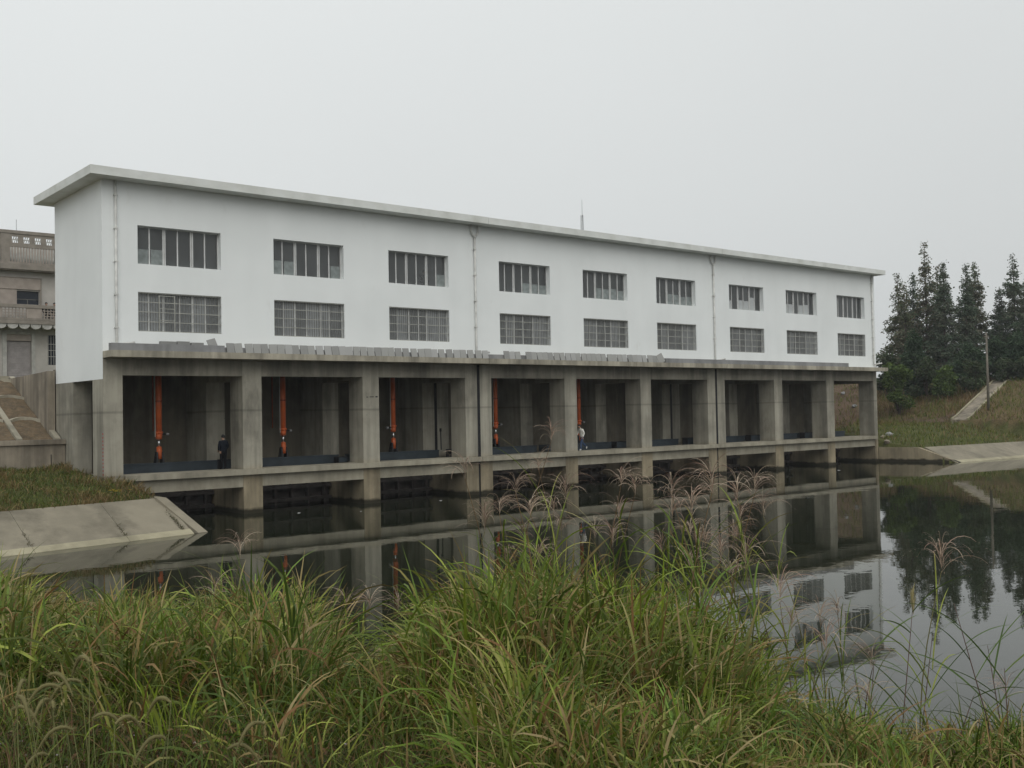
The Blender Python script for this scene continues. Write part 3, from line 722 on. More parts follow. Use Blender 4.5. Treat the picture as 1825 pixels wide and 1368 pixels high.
# upper floor: tan panel with awning box and dark window
MB().box(-1.0, 4.78, HY-.12, HY-.003, 12.05, 12.84).box(-1.0, 3.2, HY-.06, HY-.003, 10.9, 12.05).build('tan_panel', M['housetan'], hs_)
MB().box(-1.1, 4.86, HY-.16, HY-.003, 12.842, 12.90).box(4.74, 4.86, HY-.10, HY-.003, 10.9, 12.842).build('panel_trim', M['brick'], hs_)
wn_ = MB().box(3.22, 4.72, HY+.2, HY+.25, 11.0, 11.95).build('window', M['dark'], hs_)
MB().box(3.22, 4.72, HY+.16, HY+.198, 11.35, 11.39).box(3.95, 4.0, HY+.16, HY+.198, 11.0, 11.35).build('sash_bar', M['bar'], wn_)
# balcony
bal = MB(); by = HY-1.15
bal.box(-8, 14, by-.1, by+.14, 10.62, 10.86); bal.box(-8, 14, by-.08, by+.1, 9.76, 9.92); bal.box(-8, 14, by-.1, HY-.003, 9.5, 9.75)
for xa, xb in ((-4, -.6), (.2, 1.95), (3.55, 4.55), (6.4, 8.2)): bal.box(xa, xb, by-.05, by+.08, 9.921, 10.619, 1)
bal.build('balcony', [M['brick'], M['housetan']], hs_)
for xa, xb in ((-.6, .2), (1.95, 3.55), (4.55, 6.4)):
    bk = MB(); nx_ = max(2, int((xb-xa)/.2)); d_ = (xb-xa)/nx_
    for k in range(nx_+1): bk.box(xa+k*d_-.025, xa+k*d_+.025, by-.03, by+.06, 9.921, 10.619)
    for z in (10.08, 10.27, 10.46): bk.box(xa, xb, by-.02, by+.05, z-.025, z+.025)
    bk.build('balcony_lattice', M['housetan'], hs_)
sc = MB()
k = -8.0
while k < 14:                                              # scalloped frieze under the balcony
    pts = [(k+.36*math.cos(a_), 9.49-.05-.30*math.sin(a_)) for a_ in np.linspace(math.pi, 0, 7)]
    for (xa, za), (xb, zb) in zip(pts[:-1], pts[1:]):
        sc.hexa([(xa, by-.04, za), (xb, by-.04, zb), (xb, by+.3, zb), (xa, by+.3, za), (xa, by-.04, 9.495), (xb, by-.04, 9.495), (xb, by+.3, 9.495), (xa, by+.3, 9.495)])
    k += .76
sc.build('scalloped_frieze', M['baluster'], hs_)
fr_ = MB().box(2.24, 2.52, HY-.08, HY-.003, 4.7, 9.05).box(4.16, 4.42, HY-.08, HY-.003, 4.7, 9.05).box(2.52, 4.16, HY-.08, HY-.003, 8.85, 9.05).build('door_frame', M['baluster'], hs_)
sh = MB(); z = 4.75
while z < 8.35: sh.hexa([(2.53, HY+.12, z), (4.15, HY+.12, z), (4.15, HY+.18, z), (2.53, HY+.18, z), (2.53, HY+.15, z+.115), (4.15, HY+.15, z+.115), (4.15, HY+.18, z+.115), (2.53, HY+.18, z+.115)]); z += .12
sh.build('roller_shutter', M['shutter'], hs_)
MB().box(2.53, 4.15, HY-.02, HY+.2, 8.38, 8.84).build('shutter_box', M['housetan'], hs_)
ww = MB().box(5.29, 6.89, HY+.2, HY+.25, 6.71, 8.84).build('window', M['dark'], hs_)
gb = MB()
for k in range(9): xx = 5.33+k*.19; gb.box(xx-.014, xx+.014, HY+.05, HY+.08, 6.72, 8.83)
for z in (7.3, 7.75, 8.2): gb.box(5.29, 6.89, HY+.03, HY+.048, z-.02, z+.02)
gb.build('grille', M['baluster'], ww)
for xx, zoff, lab in ((5.02, 0.0, 'dark haired head of a person leaning on the house balcony, left one of two'), (5.58, 0.05, 'dark haired person at the house balcony next to the white wall, right one of two')):
    person(lab, (xx, HY-.62, 9.752+zoff*0), R(180), squat, 'blackcloth', 'blackcloth', 'blackcloth', 'people on the house balcony', hip=.59)

# ------------------------------------------------------------------ left embankment
rw = MB(); xw = -0.95
rw.hexa([(xw-.35, DEP+.02, 0), (xw, DEP+.02, 0), (xw, 15.5, 0), (xw-.35, 15.5, 0), (xw-.35, DEP+.02, 5.22), (xw, DEP+.02, 5.22), (xw, 15.5, 5.06), (xw-.35, 15.5, 5.06)])
o = rw.build('retaining_wall', M['retain']); tag(o, 'streaked concrete retaining wall beside the brown soil slope at the building', 'wall')
cw = thing('kerb_wall', 'low stained concrete wall with coping below the brown soil slope at the left', 'wall', (-8, 5.7, 0))
MB().box(-40, -0.93, 5.56, 5.95, -.6, 1.50).build('wall_face', M['retain'], cw)
MB().box(-40, -0.92, 5.44, 6.05, 1.502, 1.74).build('coping', M['retain'], cw)
MB().box(-1.62, -1.60, 5.50, 5.558, -.3, 1.0).build('drain_strip', M['joint'], cw)
# soil slope with its concrete grid
sp = MB(); ys = np.linspace(6.06, 14.4, 24); xs = np.linspace(-14, -1.31, 40)
def slope_z(yy): return np.interp(yy, [6.05, 14.4], [1.66, 5.10])
vs = [(xx, yy, slope_z(yy)+.03*math.sin(xx*3.1+yy*2)+random.uniform(-.03, .03)) for yy in ys for xx in xs]
sp.add(vs, [(r_*40+c_, r_*40+c_+1, (r_+1)*40+c_+1, (r_+1)*40+c_) for r_ in range(23) for c_ in range(39)])
o = sp.build('soil_slope', M['soil'], None, True); tag(o, kind='structure')
gdm = MB()
def strip(p, q, w_, h=.10):
    p = Vector(p); q = Vector(q); d = (q-p).normalized(); s_ = d.cross(Vector((0, 0, 1))).normalized()*w_/2
    dn = Vector((0, 0, .25)); up_ = Vector((0, 0, h))
    gdm.hexa([p-s_-dn, q-s_-dn, q+s_-dn, p+s_-dn, p-s_+up_, q-s_+up_, q+s_+up_, p+s_+up_])
XG = [-1.12-1.8*k for k in range(8)]
for xc in XG: strip((xc, 6.06, slope_z(6.06)), (xc, 14.5, slope_z(14.5)), .26, .13)
for xa in XG[1:]:
    for yc in (8.45, 11.4, 13.9):
        pts = [(xa+.13+1.54*k/6, yc+.38*math.sin(math.pi*k/6)) for k in range(7)]
        for (xa_, ya_), (xb_, yb_) in zip(pts[:-1], pts[1:]): strip((xa_, ya_, slope_z(ya_)), (xb_, yb_, slope_z(yb_)), .2, .11)
strip((-14, 14.45, 5.08), (-1.35, 14.45, 5.08), .5, .16)
o = gdm.build('slope_grid', M['deck']); tag(o, 'concrete arch grid laid over the brown soil slope', 'slope grid')
tuf = MB()
# aprons
def apron(xa, xb, toe, run, ztop, name, seams):
    mb = MB(); ed = [xa]+seams+[xb]
    for k in range(len(ed)-1):
        p, q = ed[k]+(.007 if k else 0), ed[k+1]-(.007 if k < len(ed)-2 else 0)
        tp, tq = toe(p), toe(q); zt = ZW-.35; e = .95
        # sloping slab
        mb.hexa([(p, tp-e, zt-.4), (q, tq-e, zt-.4), (q, tq+run, ztop-.3), (p, tp+run, ztop-.3), (p, tp+.42, ZW+.16), (q, tq+.42, ZW+.16), (q, tq+run, ztop), (p, tp+run, ztop)])
        # toe beam
        mb.hexa([(p, tp-.25, ZW-.6), (q, tq-.25, ZW-.6), (q, tq+.45, ZW-.6), (p, tp+.45, ZW-.6), (p, tp-.02, ZW+.02), (q, tq-.02, ZW+.02), (q, tq+.42, ZW+.185), (p, tp+.42, ZW+.185)], 1)
    o = mb.build(name, [M['apron'], M['kerb']]); tag(o, kind='structure'); return o
apron(-60, 0.62, toe_l, 3.5, -0.86, 'concrete_apron', [-30.0, -18.0, -11.0, -6.1, -2.3])
apron(66.05, 130, toe_r, 2.8, -0.96, 'concrete_apron', [72, 78, 86, 96, 110])
def wing(pts, inward, label, mat):
    mb = MB()
    for (xa, ya, za), (xb, yb, zb) in zip(pts[:-1], pts[1:]):
        mb.hexa([(xa, ya, -4.5), (xb, yb, -4.5), (xb+inward, yb, -4.5), (xa+inward, ya, -4.5), (xa, ya, za), (xb, yb, zb), (xb+inward, yb, zb), (xa+inward, ya, za)])
    o = mb.build('wing_wall', mat); tag(o, label, 'wall', 'wing walls beside the pump house'); return o
wing([(0.52, -.03, -.80), (0.66, -3.45, -.84), (1.27, -6.45, ZW+.02)], -.42, 'pale concrete wing wall sloping to the water beside the left concrete apron', M['apron'])
wing([(64.82, -.03, -.98), (65.35, -3.35, -.98), (66.2, -6.42, ZW+.02)], .42, 'dark concrete wing wall sloping to the water at the right end of the building', M['concrete'])

# ------------------------------------------------------------------ right bank: ramp, pole, rubble
rp = thing('concrete_ramp', 'pale concrete ramp with kerbs climbing the reed covered bank on the right', 'ramp', (95, 7, 2))
A_, B_ = hit(1712, 748), None
uA = A_[0]-.25*(A_[1]-6)
def lev_pt(u, y, dz=0.0):
    xx = u+.25*(y-6); return Vector((xx, y, float(np.interp(u, [87, 88, 103, 108], [.9, 1.05, 5.1, 5.3]))+dz))
y0_ = A_[1]
def ramp_y(u): return y0_+(u-uA)*.22
surf = MB(); kl = MB(); kr = MB(); us = np.linspace(uA-.4, 104, 14); wd = 1.45
for ua, ub in zip(us[:-1], us[1:]):
    p, q = lev_pt(ua, ramp_y(ua)), lev_pt(ub, ramp_y(ub))
    def seg(mb, o0, o1, h):
        mb.hexa([p+Vector((0, o0, -.5)), q+Vector((0, o0, -.5)), q+Vector((0, o1, -.5)), p+Vector((0, o1, -.5)), p+Vector((0, o0, h)), q+Vector((0, o0, h)), q+Vector((0, o1, h)), p+Vector((0, o1, h))])
    seg(surf, -wd/2, wd/2, .10); seg(kl, wd/2, wd/2+.2, .24); seg(kr, -wd/2-.2, -wd/2, .24)
surf.build('ramp_surface', M['retain'], rp); kl.build('kerb', M['kerb'], rp); kr.build('kerb', M['kerb'], rp)
pb = hit(1762, 731)
dcam = (pb-CAM) @ FW; ptop = CAM+ray(1757, 592)*dcam
pl = thing('utility_pole', 'weathered concrete utility pole standing in grass beside the ramp', 'pole', tuple(pb))
MB().tube([(pb[0], pb[1], pb[2]-.4), (pb[0], pb[1], ptop[2])], [.15, .09], 10).build('shaft', M['pole'], pl, True)
MB().box(pb[0]-.5, pb[0]+.5, pb[1]-.05, pb[1]+.05, ptop[2]-.5, ptop[2]-.4).build('crossarm', M['pole'], pl)
def rock(px, py, s_, mat, lab, grp=None):
    p = hit(px, py); mb = MB(); vs = []; n1, n2 = 7, 5
    for i in range(n2+1):
        for j in range(n1):
            th = math.pi*i/n2; a_ = 2*math.pi*j/n1; r_ = s_*random.uniform(.7, 1.15)
            vs.append((p[0]+r_*math.sin(th)*math.cos(a_)*1.3, p[1]+r_*math.sin(th)*math.sin(a_), p[2]+s_*.4+r_*.75*math.cos(th)))
    mb.add(vs, [(i*n1+j, i*n1+(j+1) % n1, (i+1)*n1+(j+1) % n1, (i+1)*n1+j) for i in range(n2) for j in range(n1)])
    o = mb.build('rubble', mat); tag(o, lab, 'rubble', grp)
rock(1574, 780, .24, M['kerb'], 'brown rubble lump at the right corner pier', 'rubble lumps by the right pier')
rock(1585, 777, .34, M['curbstone'], 'largest pale rubble lump near the right corner pier', 'rubble lumps by the right pier')
rock(1581, 789, .26, M['retain'], 'lowest pale rubble lump near the right corner pier', 'rubble lumps by the right pier')
for px, py, lab in ((1503, 702, 'pale stone uppermost on the earth slope seen through the end passage'), (1523, 725, 'pale stone lower on the earth slope seen through the end passage')):
    rock(px, py, .24, M['curbstone'], lab, 'stones on the earth slope')
for k_, (px, py, sz, lab) in enumerate(((533, 914, .07, 'white scrap floating before the second bay, nearest the pier'), (785, 892, .08, 'white scrap floating before the third bay'), (643, 911, .05, 'tiny white scrap floating between the second and third bays'), (1495, 838, .10, 'white scrap floating at the right end bay'))):
    p = at_z(px, py, ZW); mb = MB(); n_ = 7
    ring = [(p[0]+sz*1.4*math.cos(2*math.pi*j/n_)*random.uniform(.7, 1.2), p[1]+sz*math.sin(2*math.pi*j/n_)*random.uniform(.7, 1.2)) for j in range(n_)]
    vs = [(a_, b_, ZW-.01) for a_, b_ in ring]+[(p[0]+(a_-p[0])*.7, p[1]+(b_-p[1])*.7, ZW+sz*random.uniform(.15, .4)) for a_, b_ in ring]
    mb.add(vs, [(j, (j+1) % n_, n_+(j+1) % n_, n_+j) for j in range(n_)]+[tuple(range(n_, 2*n_))])
    tag(mb.build('floating_scrap', M['block2']), lab, 'litter', 'white scraps on the water')
# far lattice mast
mp = CAM+ray(1038, 405)*200; mz = (CAM+ray(1038, 355)*200)[2]
ms_ = thing('radio_mast', 'slender grey lattice mast rising far behind the roof', 'mast', (mp[0], mp[1], 5.2))
mb = MB(); zt_ = mz-3.0
def mc(k, z): 
    r_ = .62*(1-.62*(z-5)/(zt_-5)); a_ = 2*math.pi*k/3+.4; return (mp[0]+r_*math.cos(a_), mp[1]+r_*math.sin(a_), z)
zz = np.linspace(5.2, zt_, 34)
for k in range(3): mb.tube([mc(k, 5.2), mc(k, zt_)], .06, 5)
for i in range(len(zz)-1):
    for k in range(3):
        mb.tube([mc(k, zz[i]), mc((k+1) % 3, zz[i+1])], .028, 4, caps=False); mb.tube([mc(k, zz[i]), mc((k+1) % 3, zz[i])], .028, 4, caps=False)
mb.build('lattice', M['mast'], ms_)
MB().tube([(mp[0], mp[1], zt_-.3), (mp[0], mp[1], mz)], [.06, .03], 6).build('spike', M['mast'], ms_)

# ------------------------------------------------------------------ vegetation
def ribbons(P0, yaw_, th0, th1, length, width, tint, nseg=5, prof=None, twist=None, power=1.3, tipdark=None):
    """curved ribbon leaves: start, heading, start / end angle from the vertical, length, width -> verts, quads, tints"""
    n = len(P0); t_ = np.linspace(0, 1, nseg+1)
    pr = np.interp(t_, [0, .3, .65, .9, 1], [.65, 1, .85, .4, .04]) if prof is None else np.interp(t_, np.linspace(0, 1, len(prof)), prof)
    th = th0[:, None]+(th1-th0)[:, None]*t_[None]**power
    dl = (length/nseg)[:, None]
    thm = (th[:, 1:]+th[:, :-1])/2
    r_ = np.concatenate([np.zeros((n, 1)), np.cumsum(np.sin(thm)*dl, 1)], 1); z_ = np.concatenate([np.zeros((n, 1)), np.cumsum(np.cos(thm)*dl, 1)], 1)
    hx_, hy_ = np.cos(yaw_)[:, None], np.sin(yaw_)[:, None]
    C_ = np.stack([P0[:, 0, None]+r_*hx_, P0[:, 1, None]+r_*hy_, P0[:, 2, None]+z_], -1)
    tw = (rng.uniform(-1.0, 1.0, n) if twist is None else twist)[:, None]
    # width direction: horizontal normal of the heading, rolled by the twist around the local normal
    nh = np.stack([-np.sin(th)*0-np.sin(yaw_)[:, None]*np.ones_like(th), np.cos(yaw_)[:, None]*np.ones_like(th), np.zeros_like(th)], -1)
    nn = np.stack([-np.cos(th)*hx_, -np.cos(th)*hy_, np.sin(th)], -1)
    wv = nh*np.cos(tw)[..., None]+nn*np.sin(tw)[..., None]
    hw = (width/2)[:, None]*pr[None]
    A = C_-wv*hw[..., None]; B = C_+wv*hw[..., None]
    V = np.stack([A, B], 2).reshape(-1, 3)
    m_ = nseg+1; base = (np.arange(n)*m_*2)[:, None]+np.arange(nseg)[None]*2
    Q = np.stack([base, base+1, base+3, base+2], -1).reshape(-1, 4)
    T = np.repeat(tint, m_*2, 0)
    if tipdark is not None:
        f_ = np.repeat(np.tile(t_, n), 2)[:, None]; T = T*(1-f_**2)+np.repeat(tipdark, m_*2, 0)*f_**2
    return V, Q, T
def join(parts):
    Vs, Qs, Ts = [], [], []; k = 0
    for V, Q, T in parts: Vs.append(V); Qs.append(Q+k); Ts.append(T); k += len(V)
    return np.concatenate(Vs), np.concatenate(Qs), np.concatenate(Ts)
GREENS = np.array([(.14, .205, .022), (.215, .28, .032), (.10, .155, .018), (.275, .31, .065), (.15, .225, .045), (.11, .185, .034)])
DRY = np.array([(.34, .25, .10), (.27, .17, .065), (.21, .115, .045), (.42, .33, .16)])
def pick(n, pal, jit=.18):
    c_ = pal[rng.integers(0, len(pal), n)]; return c_*(1+rng.uniform(-jit, jit, (n, 1)))
def depth_px(px, d):                     # ground under the photograph's column px at forward depth d
    dr = ray(px, 900); p = CAM+dr*d; return p[0], p[1]

# height of the foreground growth across the picture (top outline of the leaf mass), as stand heights at ~8 m
hx_px = [0, 60, 130, 200, 250, 320, 400, 440, 500, 560, 620, 700, 780, 850, 920, 1000, 1100, 1200, 1250, 1300, 1340, 1400, 1480, 1560, 1650, 1750, 1825]
hy_px = [1005, 1075, 1110, 1030, 1040, 1080, 1060, 985, 1000, 1130, 1200, 1185, 1110, 985, 945, 955, 985, 1015, 1075, 1155, 1220, 1250, 1205, 1265, 1290, 1290, 1260]
def top_z(px, d, jit=0.0):
    y_ = np.interp(px, hx_px, hy_px)+jit
    dd = np.array([ray(a_, b_) for a_, b_ in zip(px, y_)]); return CAM[2]+dd[:, 2]*d
# tall grass: clumps whose leaf tops follow that outline at the crest and shrink towards the viewer
parts = []
ncl = 2150
pxs = rng.uniform(-150, 1980, ncl); ds = np.where(rng.random(ncl) < .14, rng.uniform(3.9, 4.8, ncl), rng.uniform(4.7, 13.2, ncl)); pxs = np.where((ds < 4.7) & (pxs < 760), rng.uniform(760, 1980, ncl), pxs)
bx, by_ = np.array([depth_px(a_, b_) for a_, b_ in zip(pxs, ds)]).T
bz = terrain(bx, by_)
tz = top_z(pxs, ds, rng.normal(10, 22, ncl))
hgt = np.clip(tz-bz, .12, 2.6)
hmax = np.interp(ds, [3.9, 4.6, 5.6, 6.8, 8.5, 14], [.26, .40, .58, .92, 1.35, 1.7])
hmax = hmax*np.interp(pxs, [0, 800, 890, 1240, 1310], [1.25, 1.25, 1.62, 1.55, 1.0])
hgt = np.minimum(hgt, hmax*rng.uniform(.38, 1.1, ncl))
keep = np.ones(ncl, bool)
keep &= ~((pxs < 850) & (ds < np.interp(pxs, [0, 300, 850], [6.4, 5.9, 5.2])) & (rng.random(ncl) < .80))
keep &= ~((pxs > 1230) & (rng.random(ncl) < np.interp(ds, [4.4, 5.6, 7.0], [.05, .38, .93])*np.interp(pxs, [1230, 1330], [.15, 1.0])))
keep &= bz > ZW-.1
cid = np.where(keep)[0]
nb = 66
ci = np.repeat(cid, nb); n = len(ci)
rr = rng.normal(0, 1, (n, 2))*(.07+.07*hgt[ci])[:, None]
gz0 = terrain(bx, by_)[ci]
lift = rng.uniform(0, .62, n)*hgt[ci]*(rng.random(n) < .8)
spread = 1+.5*lift/np.maximum(hgt[ci], .1)
P0 = np.stack([bx[ci]+rr[:, 0]*spread, by_[ci]+rr[:, 1]*spread, np.zeros(n)], -1); P0[:, 2] = terrain(P0[:, 0], P0[:, 1])-.03+lift
yw = np.arctan2(rr[:, 1], rr[:, 0])+rng.normal(0, .8, n)
cyaw = rng.uniform(0, 6.28, ncl); yw = np.where(rng.random(n) < .35, cyaw[ci]+rng.normal(0, .5, n), yw)
ln = np.maximum(.10, (hgt[ci]-lift)*rng.uniform(.65, 1.35, n)+.06)
ln = np.minimum(ln, rng.uniform(.35, .95, n))
th0 = np.abs(rng.normal(.12, .28, n)); th1 = th0+np.abs(rng.normal(1.5, .8, n))
wd_ = rng.uniform(.007, .020, n)*np.clip(hgt[ci]*.4+.62, .6, 1.2)
cdry = rng.random(ncl)**1.6*.42; isdry = rng.random(n) < (cdry[ci]*.8+.03)
isdry |= (lift < .05) & (rng.random(n) < .22)
ctint = pick(ncl, GREENS, .35)*rng.uniform(.30, 1.25, (ncl, 1))
tint = np.where(isdry[:, None], pick(n, DRY)*.85, ctint[ci]*.84+pick(n, GREENS)*.14)
tip = np.where((rng.random(n) < .3)[:, None], pick(n, DRY), tint)
parts.append(ribbons(P0, yw, th0, th1, ln, wd_, tint, 6, tipdark=tip))
# dead thatch between the tufts
n = 24000
px_t = rng.uniform(-150, 1980, n); d_t = rng.uniform(4.6, 12.5, n)
X_, Y_ = CAM[0]+d_t*(FW[0]+RT2[0]*(px_t-PW/2)/FPX), CAM[1]+d_t*(FW[1]+RT2[1]*(px_t-PW/2)/FPX)
P0 = np.stack([X_, Y_, terrain(X_, Y_)-.02], -1); ok = P0[:, 2] > ZW; P0 = P0[ok]; n = len(P0)
parts.append(ribbons(P0, rng.uniform(0, 6.28, n), rng.uniform(.1, 1.2, n), rng.uniform(.8, 2.2, n), rng.uniform(.12, .5, n), rng.uniform(.005, .013, n), pick(n, np.array([(.11, .068, .03), (.16, .11, .05), (.075, .048, .022), (.055, .058, .022)]), .3), 4))
V, Q, T = join(parts)
tag(np_mesh('tall_grass', V, Q, M['leaf'], T), 'dense green and straw coloured tall grass covering the near bank', 'grass', kind='stuff')
# low brown weeds nearest the viewer
n = 30000
pxs2 = np.where(rng.random(n) < .75, rng.uniform(-200, 850, n), rng.uniform(-200, 2000, n)); ds2 = rng.uniform(3.4, 7.2, n)
X_, Y_ = CAM[0]+ds2*(FW[0]+RT2[0]*(pxs2-PW/2)/FPX), CAM[1]+ds2*(FW[1]+RT2[1]*(pxs2-PW/2)/FPX)
P0 = np.stack([X_, Y_, terrain(X_, Y_)-.02], -1)
WEED = np.array([(.065, .085, .02), (.11, .065, .03), (.13, .068, .034), (.08, .105, .024), (.17, .115, .05), (.05, .06, .02)])
V, Q, T = ribbons(P0, rng.uniform(0, 6.28, n), np.abs(rng.normal(.2, .3, n)), rng.uniform(.5, 2.2, n), rng.uniform(.08, .34, n)*np.where(pxs2 < 800, 1.35, .9), rng.uniform(.003, .008, n), pick(n, WEED, .3), 3)
n = 26000                                                # small weed leaves on twiggy stalks
pxs2 = rng.uniform(-200, 900, n); ds2 = rng.uniform(3.4, 6.2, n)
X_, Y_ = CAM[0]+ds2*(FW[0]+RT2[0]*(pxs2-PW/2)/FPX), CAM[1]+ds2*(FW[1]+RT2[1]*(pxs2-PW/2)/FPX)
P1 = np.stack([X_, Y_, terrain(X_, Y_)+rng.uniform(0, .26, n)], -1)
leaf = ribbons(P1, rng.uniform(0, 6.28, n), rng.uniform(.3, 1.2, n), rng.uniform(1.2, 2.2, n), rng.uniform(.015, .05, n), rng.uniform(.006, .016, n), pick(n, WEED, .35), 2, prof=[.4, 1, .1])
n = 60
pxs2 = rng.uniform(-100, 750, n); ds2 = rng.uniform(3.6, 5.2, n)
X_, Y_ = CAM[0]+ds2*(FW[0]+RT2[0]*(pxs2-PW/2)/FPX), CAM[1]+ds2*(FW[1]+RT2[1]*(pxs2-PW/2)/FPX)
P1 = np.repeat(np.stack([X_, Y_, terrain(X_, Y_)+rng.uniform(.15, .3, n)], -1), 6, 0); n6 = n*6
nw = 9000
pw = rng.uniform(-200, 900, nw); dw = rng.uniform(3.7, 6.4, nw)
Xw, Yw = CAM[0]+dw*(FW[0]+RT2[0]*(pw-PW/2)/FPX), CAM[1]+dw*(FW[1]+RT2[1]*(pw-PW/2)/FPX)
wst = ribbons(np.stack([Xw, Yw, terrain(Xw, Yw)-.02], -1), rng.uniform(0, 6.28, nw), np.abs(rng.normal(.15, .2, nw)), rng.uniform(.3, 1.6, nw), rng.uniform(.18, .5, nw), rng.uniform(.004, .011, nw), np.where((rng.random(nw) < .68)[:, None], pick(nw, GREENS)*.62, pick(nw, WEED)), 4)
flo = ribbons(P1, rng.uniform(0, 6.28, n6), rng.uniform(.2, 1.1, n6), rng.uniform(1.0, 1.8, n6), rng.uniform(.005, .011, n6), rng.uniform(.005, .008, n6), pick(n6, np.array([(.42, .35, .37), (.50, .45, .45)])), 2, prof=[.5, 1, .5])
V, Q, T = join([(V, Q, T), leaf, wst, flo])
tag(np_mesh('low_weeds', V, Q, M['leaf'], T), 'low brownish weeds with tiny pale flowers along the bottom of the near bank', 'weeds', kind='stuff')

# plumed silver grass: one thing per flowering stalk, with leaves
def plume_variant(k):
    """raceme fan around the origin, top of a stalk"""
    n = 24+int(rng.integers(0, 10)); axis = .09+.05*rng.random()
    P = np.zeros((n, 3)); P[:, 2] = rng.uniform(0, axis, n)
    lean_ = rng.uniform(0, 6.28); yw_ = rng.uniform(0, 6.28, n); yw_ = np.where(rng.random(n) < .22, lean_+rng.normal(0, .7, n), yw_)
    th0_ = rng.uniform(.1, .8, n); th1_ = th0_+rng.uniform(1.3, 2.5, n); ln_ = rng.uniform(.15, .27, n)
    PC = np.array([(.34, .245, .185), (.40, .30, .23), (.27, .175, .135), (.46, .37, .28)])
    tt = pick(n, PC)
    a_ = ribbons(P, yw_, th0_, th1_, ln_, rng.uniform(.0022, .0038, n), tt, 7, prof=[.5, 1, 1, .9, .5])
    P2 = []; y2 = []; c2 = []; t2 = []                     # short spikelets along each raceme
    for i in range(n):
        for s_ in np.linspace(.15, .95, 9):
            th_ = th0_[i]+(th1_[i]-th0_[i])*s_**1.3*.6; r_ = ln_[i]*s_*math.sin(th_*.95); z_ = ln_[i]*s_*math.cos(th_*.95)
            P2.append((r_*math.cos(yw_[i]), r_*math.sin(yw_[i]), P[i, 2]+z_)); y2.append(yw_[i]+rng.normal(0, .9)); c2.append(tt[i]*rng.uniform(.8, 1.3)); t2.append(th_)
    m_ = len(P2); t2 = np.array(t2)
    b2 = ribbons(np.array(P2), np.array(y2), t2+rng.normal(0, .4, m_), t2+rng.normal(.3, .4, m_), rng.uniform(.007, .014, m_), rng.uniform(.001, .002, m_), np.array(c2), 1, prof=[1, .3])
    return join([a_, b2])
PV = [plume_variant(k) for k in range(7)]
pl_px = [(983, 770), (960, 823), (919, 865), (1107, 847), (1132, 865), (1008, 881), (1198, 870), (1269, 863), (1314, 873), (890, 900), (945, 902), (987, 902), (864, 934), (930, 942),
         (1103, 910), (1198, 907), (1233, 900), (1230, 939), (1240, 958), (1092, 962), (1308, 944), (1180, 970), (1164, 1072), (1229, 1008), (1300, 1008), (1345, 866), (1360, 905), (1319, 918), (1312, 950),
         (1257, 955), (1678, 1003), (1493, 1080), (1462, 1103), (1411, 1114), (1473, 1155), (1794, 1228), (1350, 1176), (1555, 1176), (1551, 1240), (829, 838), (428, 975), (382, 1048), (618, 1073), (659, 1066), (710, 1076),
         (1000, 930), (1060, 945), (1285, 985), (1330, 1000), (1390, 1060), (905, 985), (960, 990)]
def behind(px, py):
    xs_b = [226, 464, 675, 870, 1027, 1162, 1289, 1392, 1482, 1560]
    i = sum(1 for v in xs_b if px >= v)-1
    return i
plumes = []
order = sorted(range(len(pl_px)), key=lambda k: pl_px[k][1])
cols = {}
for k in order: cols.setdefault(behind(*pl_px[k]), []).append(k)
NUMW = ['highest', 'second highest', 'third highest', 'fourth highest', 'fifth highest', 'sixth highest', 'seventh highest', 'eighth highest', 'ninth highest', 'tenth highest', 'eleventh highest', 'twelfth highest', 'thirteenth highest', 'fourteenth highest', 'fifteenth highest']
def plume_label(k):
    i = behind(*pl_px[k]); r_ = cols[i].index(k)
    where = 'left of the first bay' if i < 0 else ('before the open water' if i > 8 else 'in line with the %s bay' % ORD[i])
    if len(cols[i]) == 1: return 'only pinkish plume stalk of silver grass rising %s' % where
    return 'silver grass stalk with the %s pinkish plume %s' % (NUMW[r_], where)
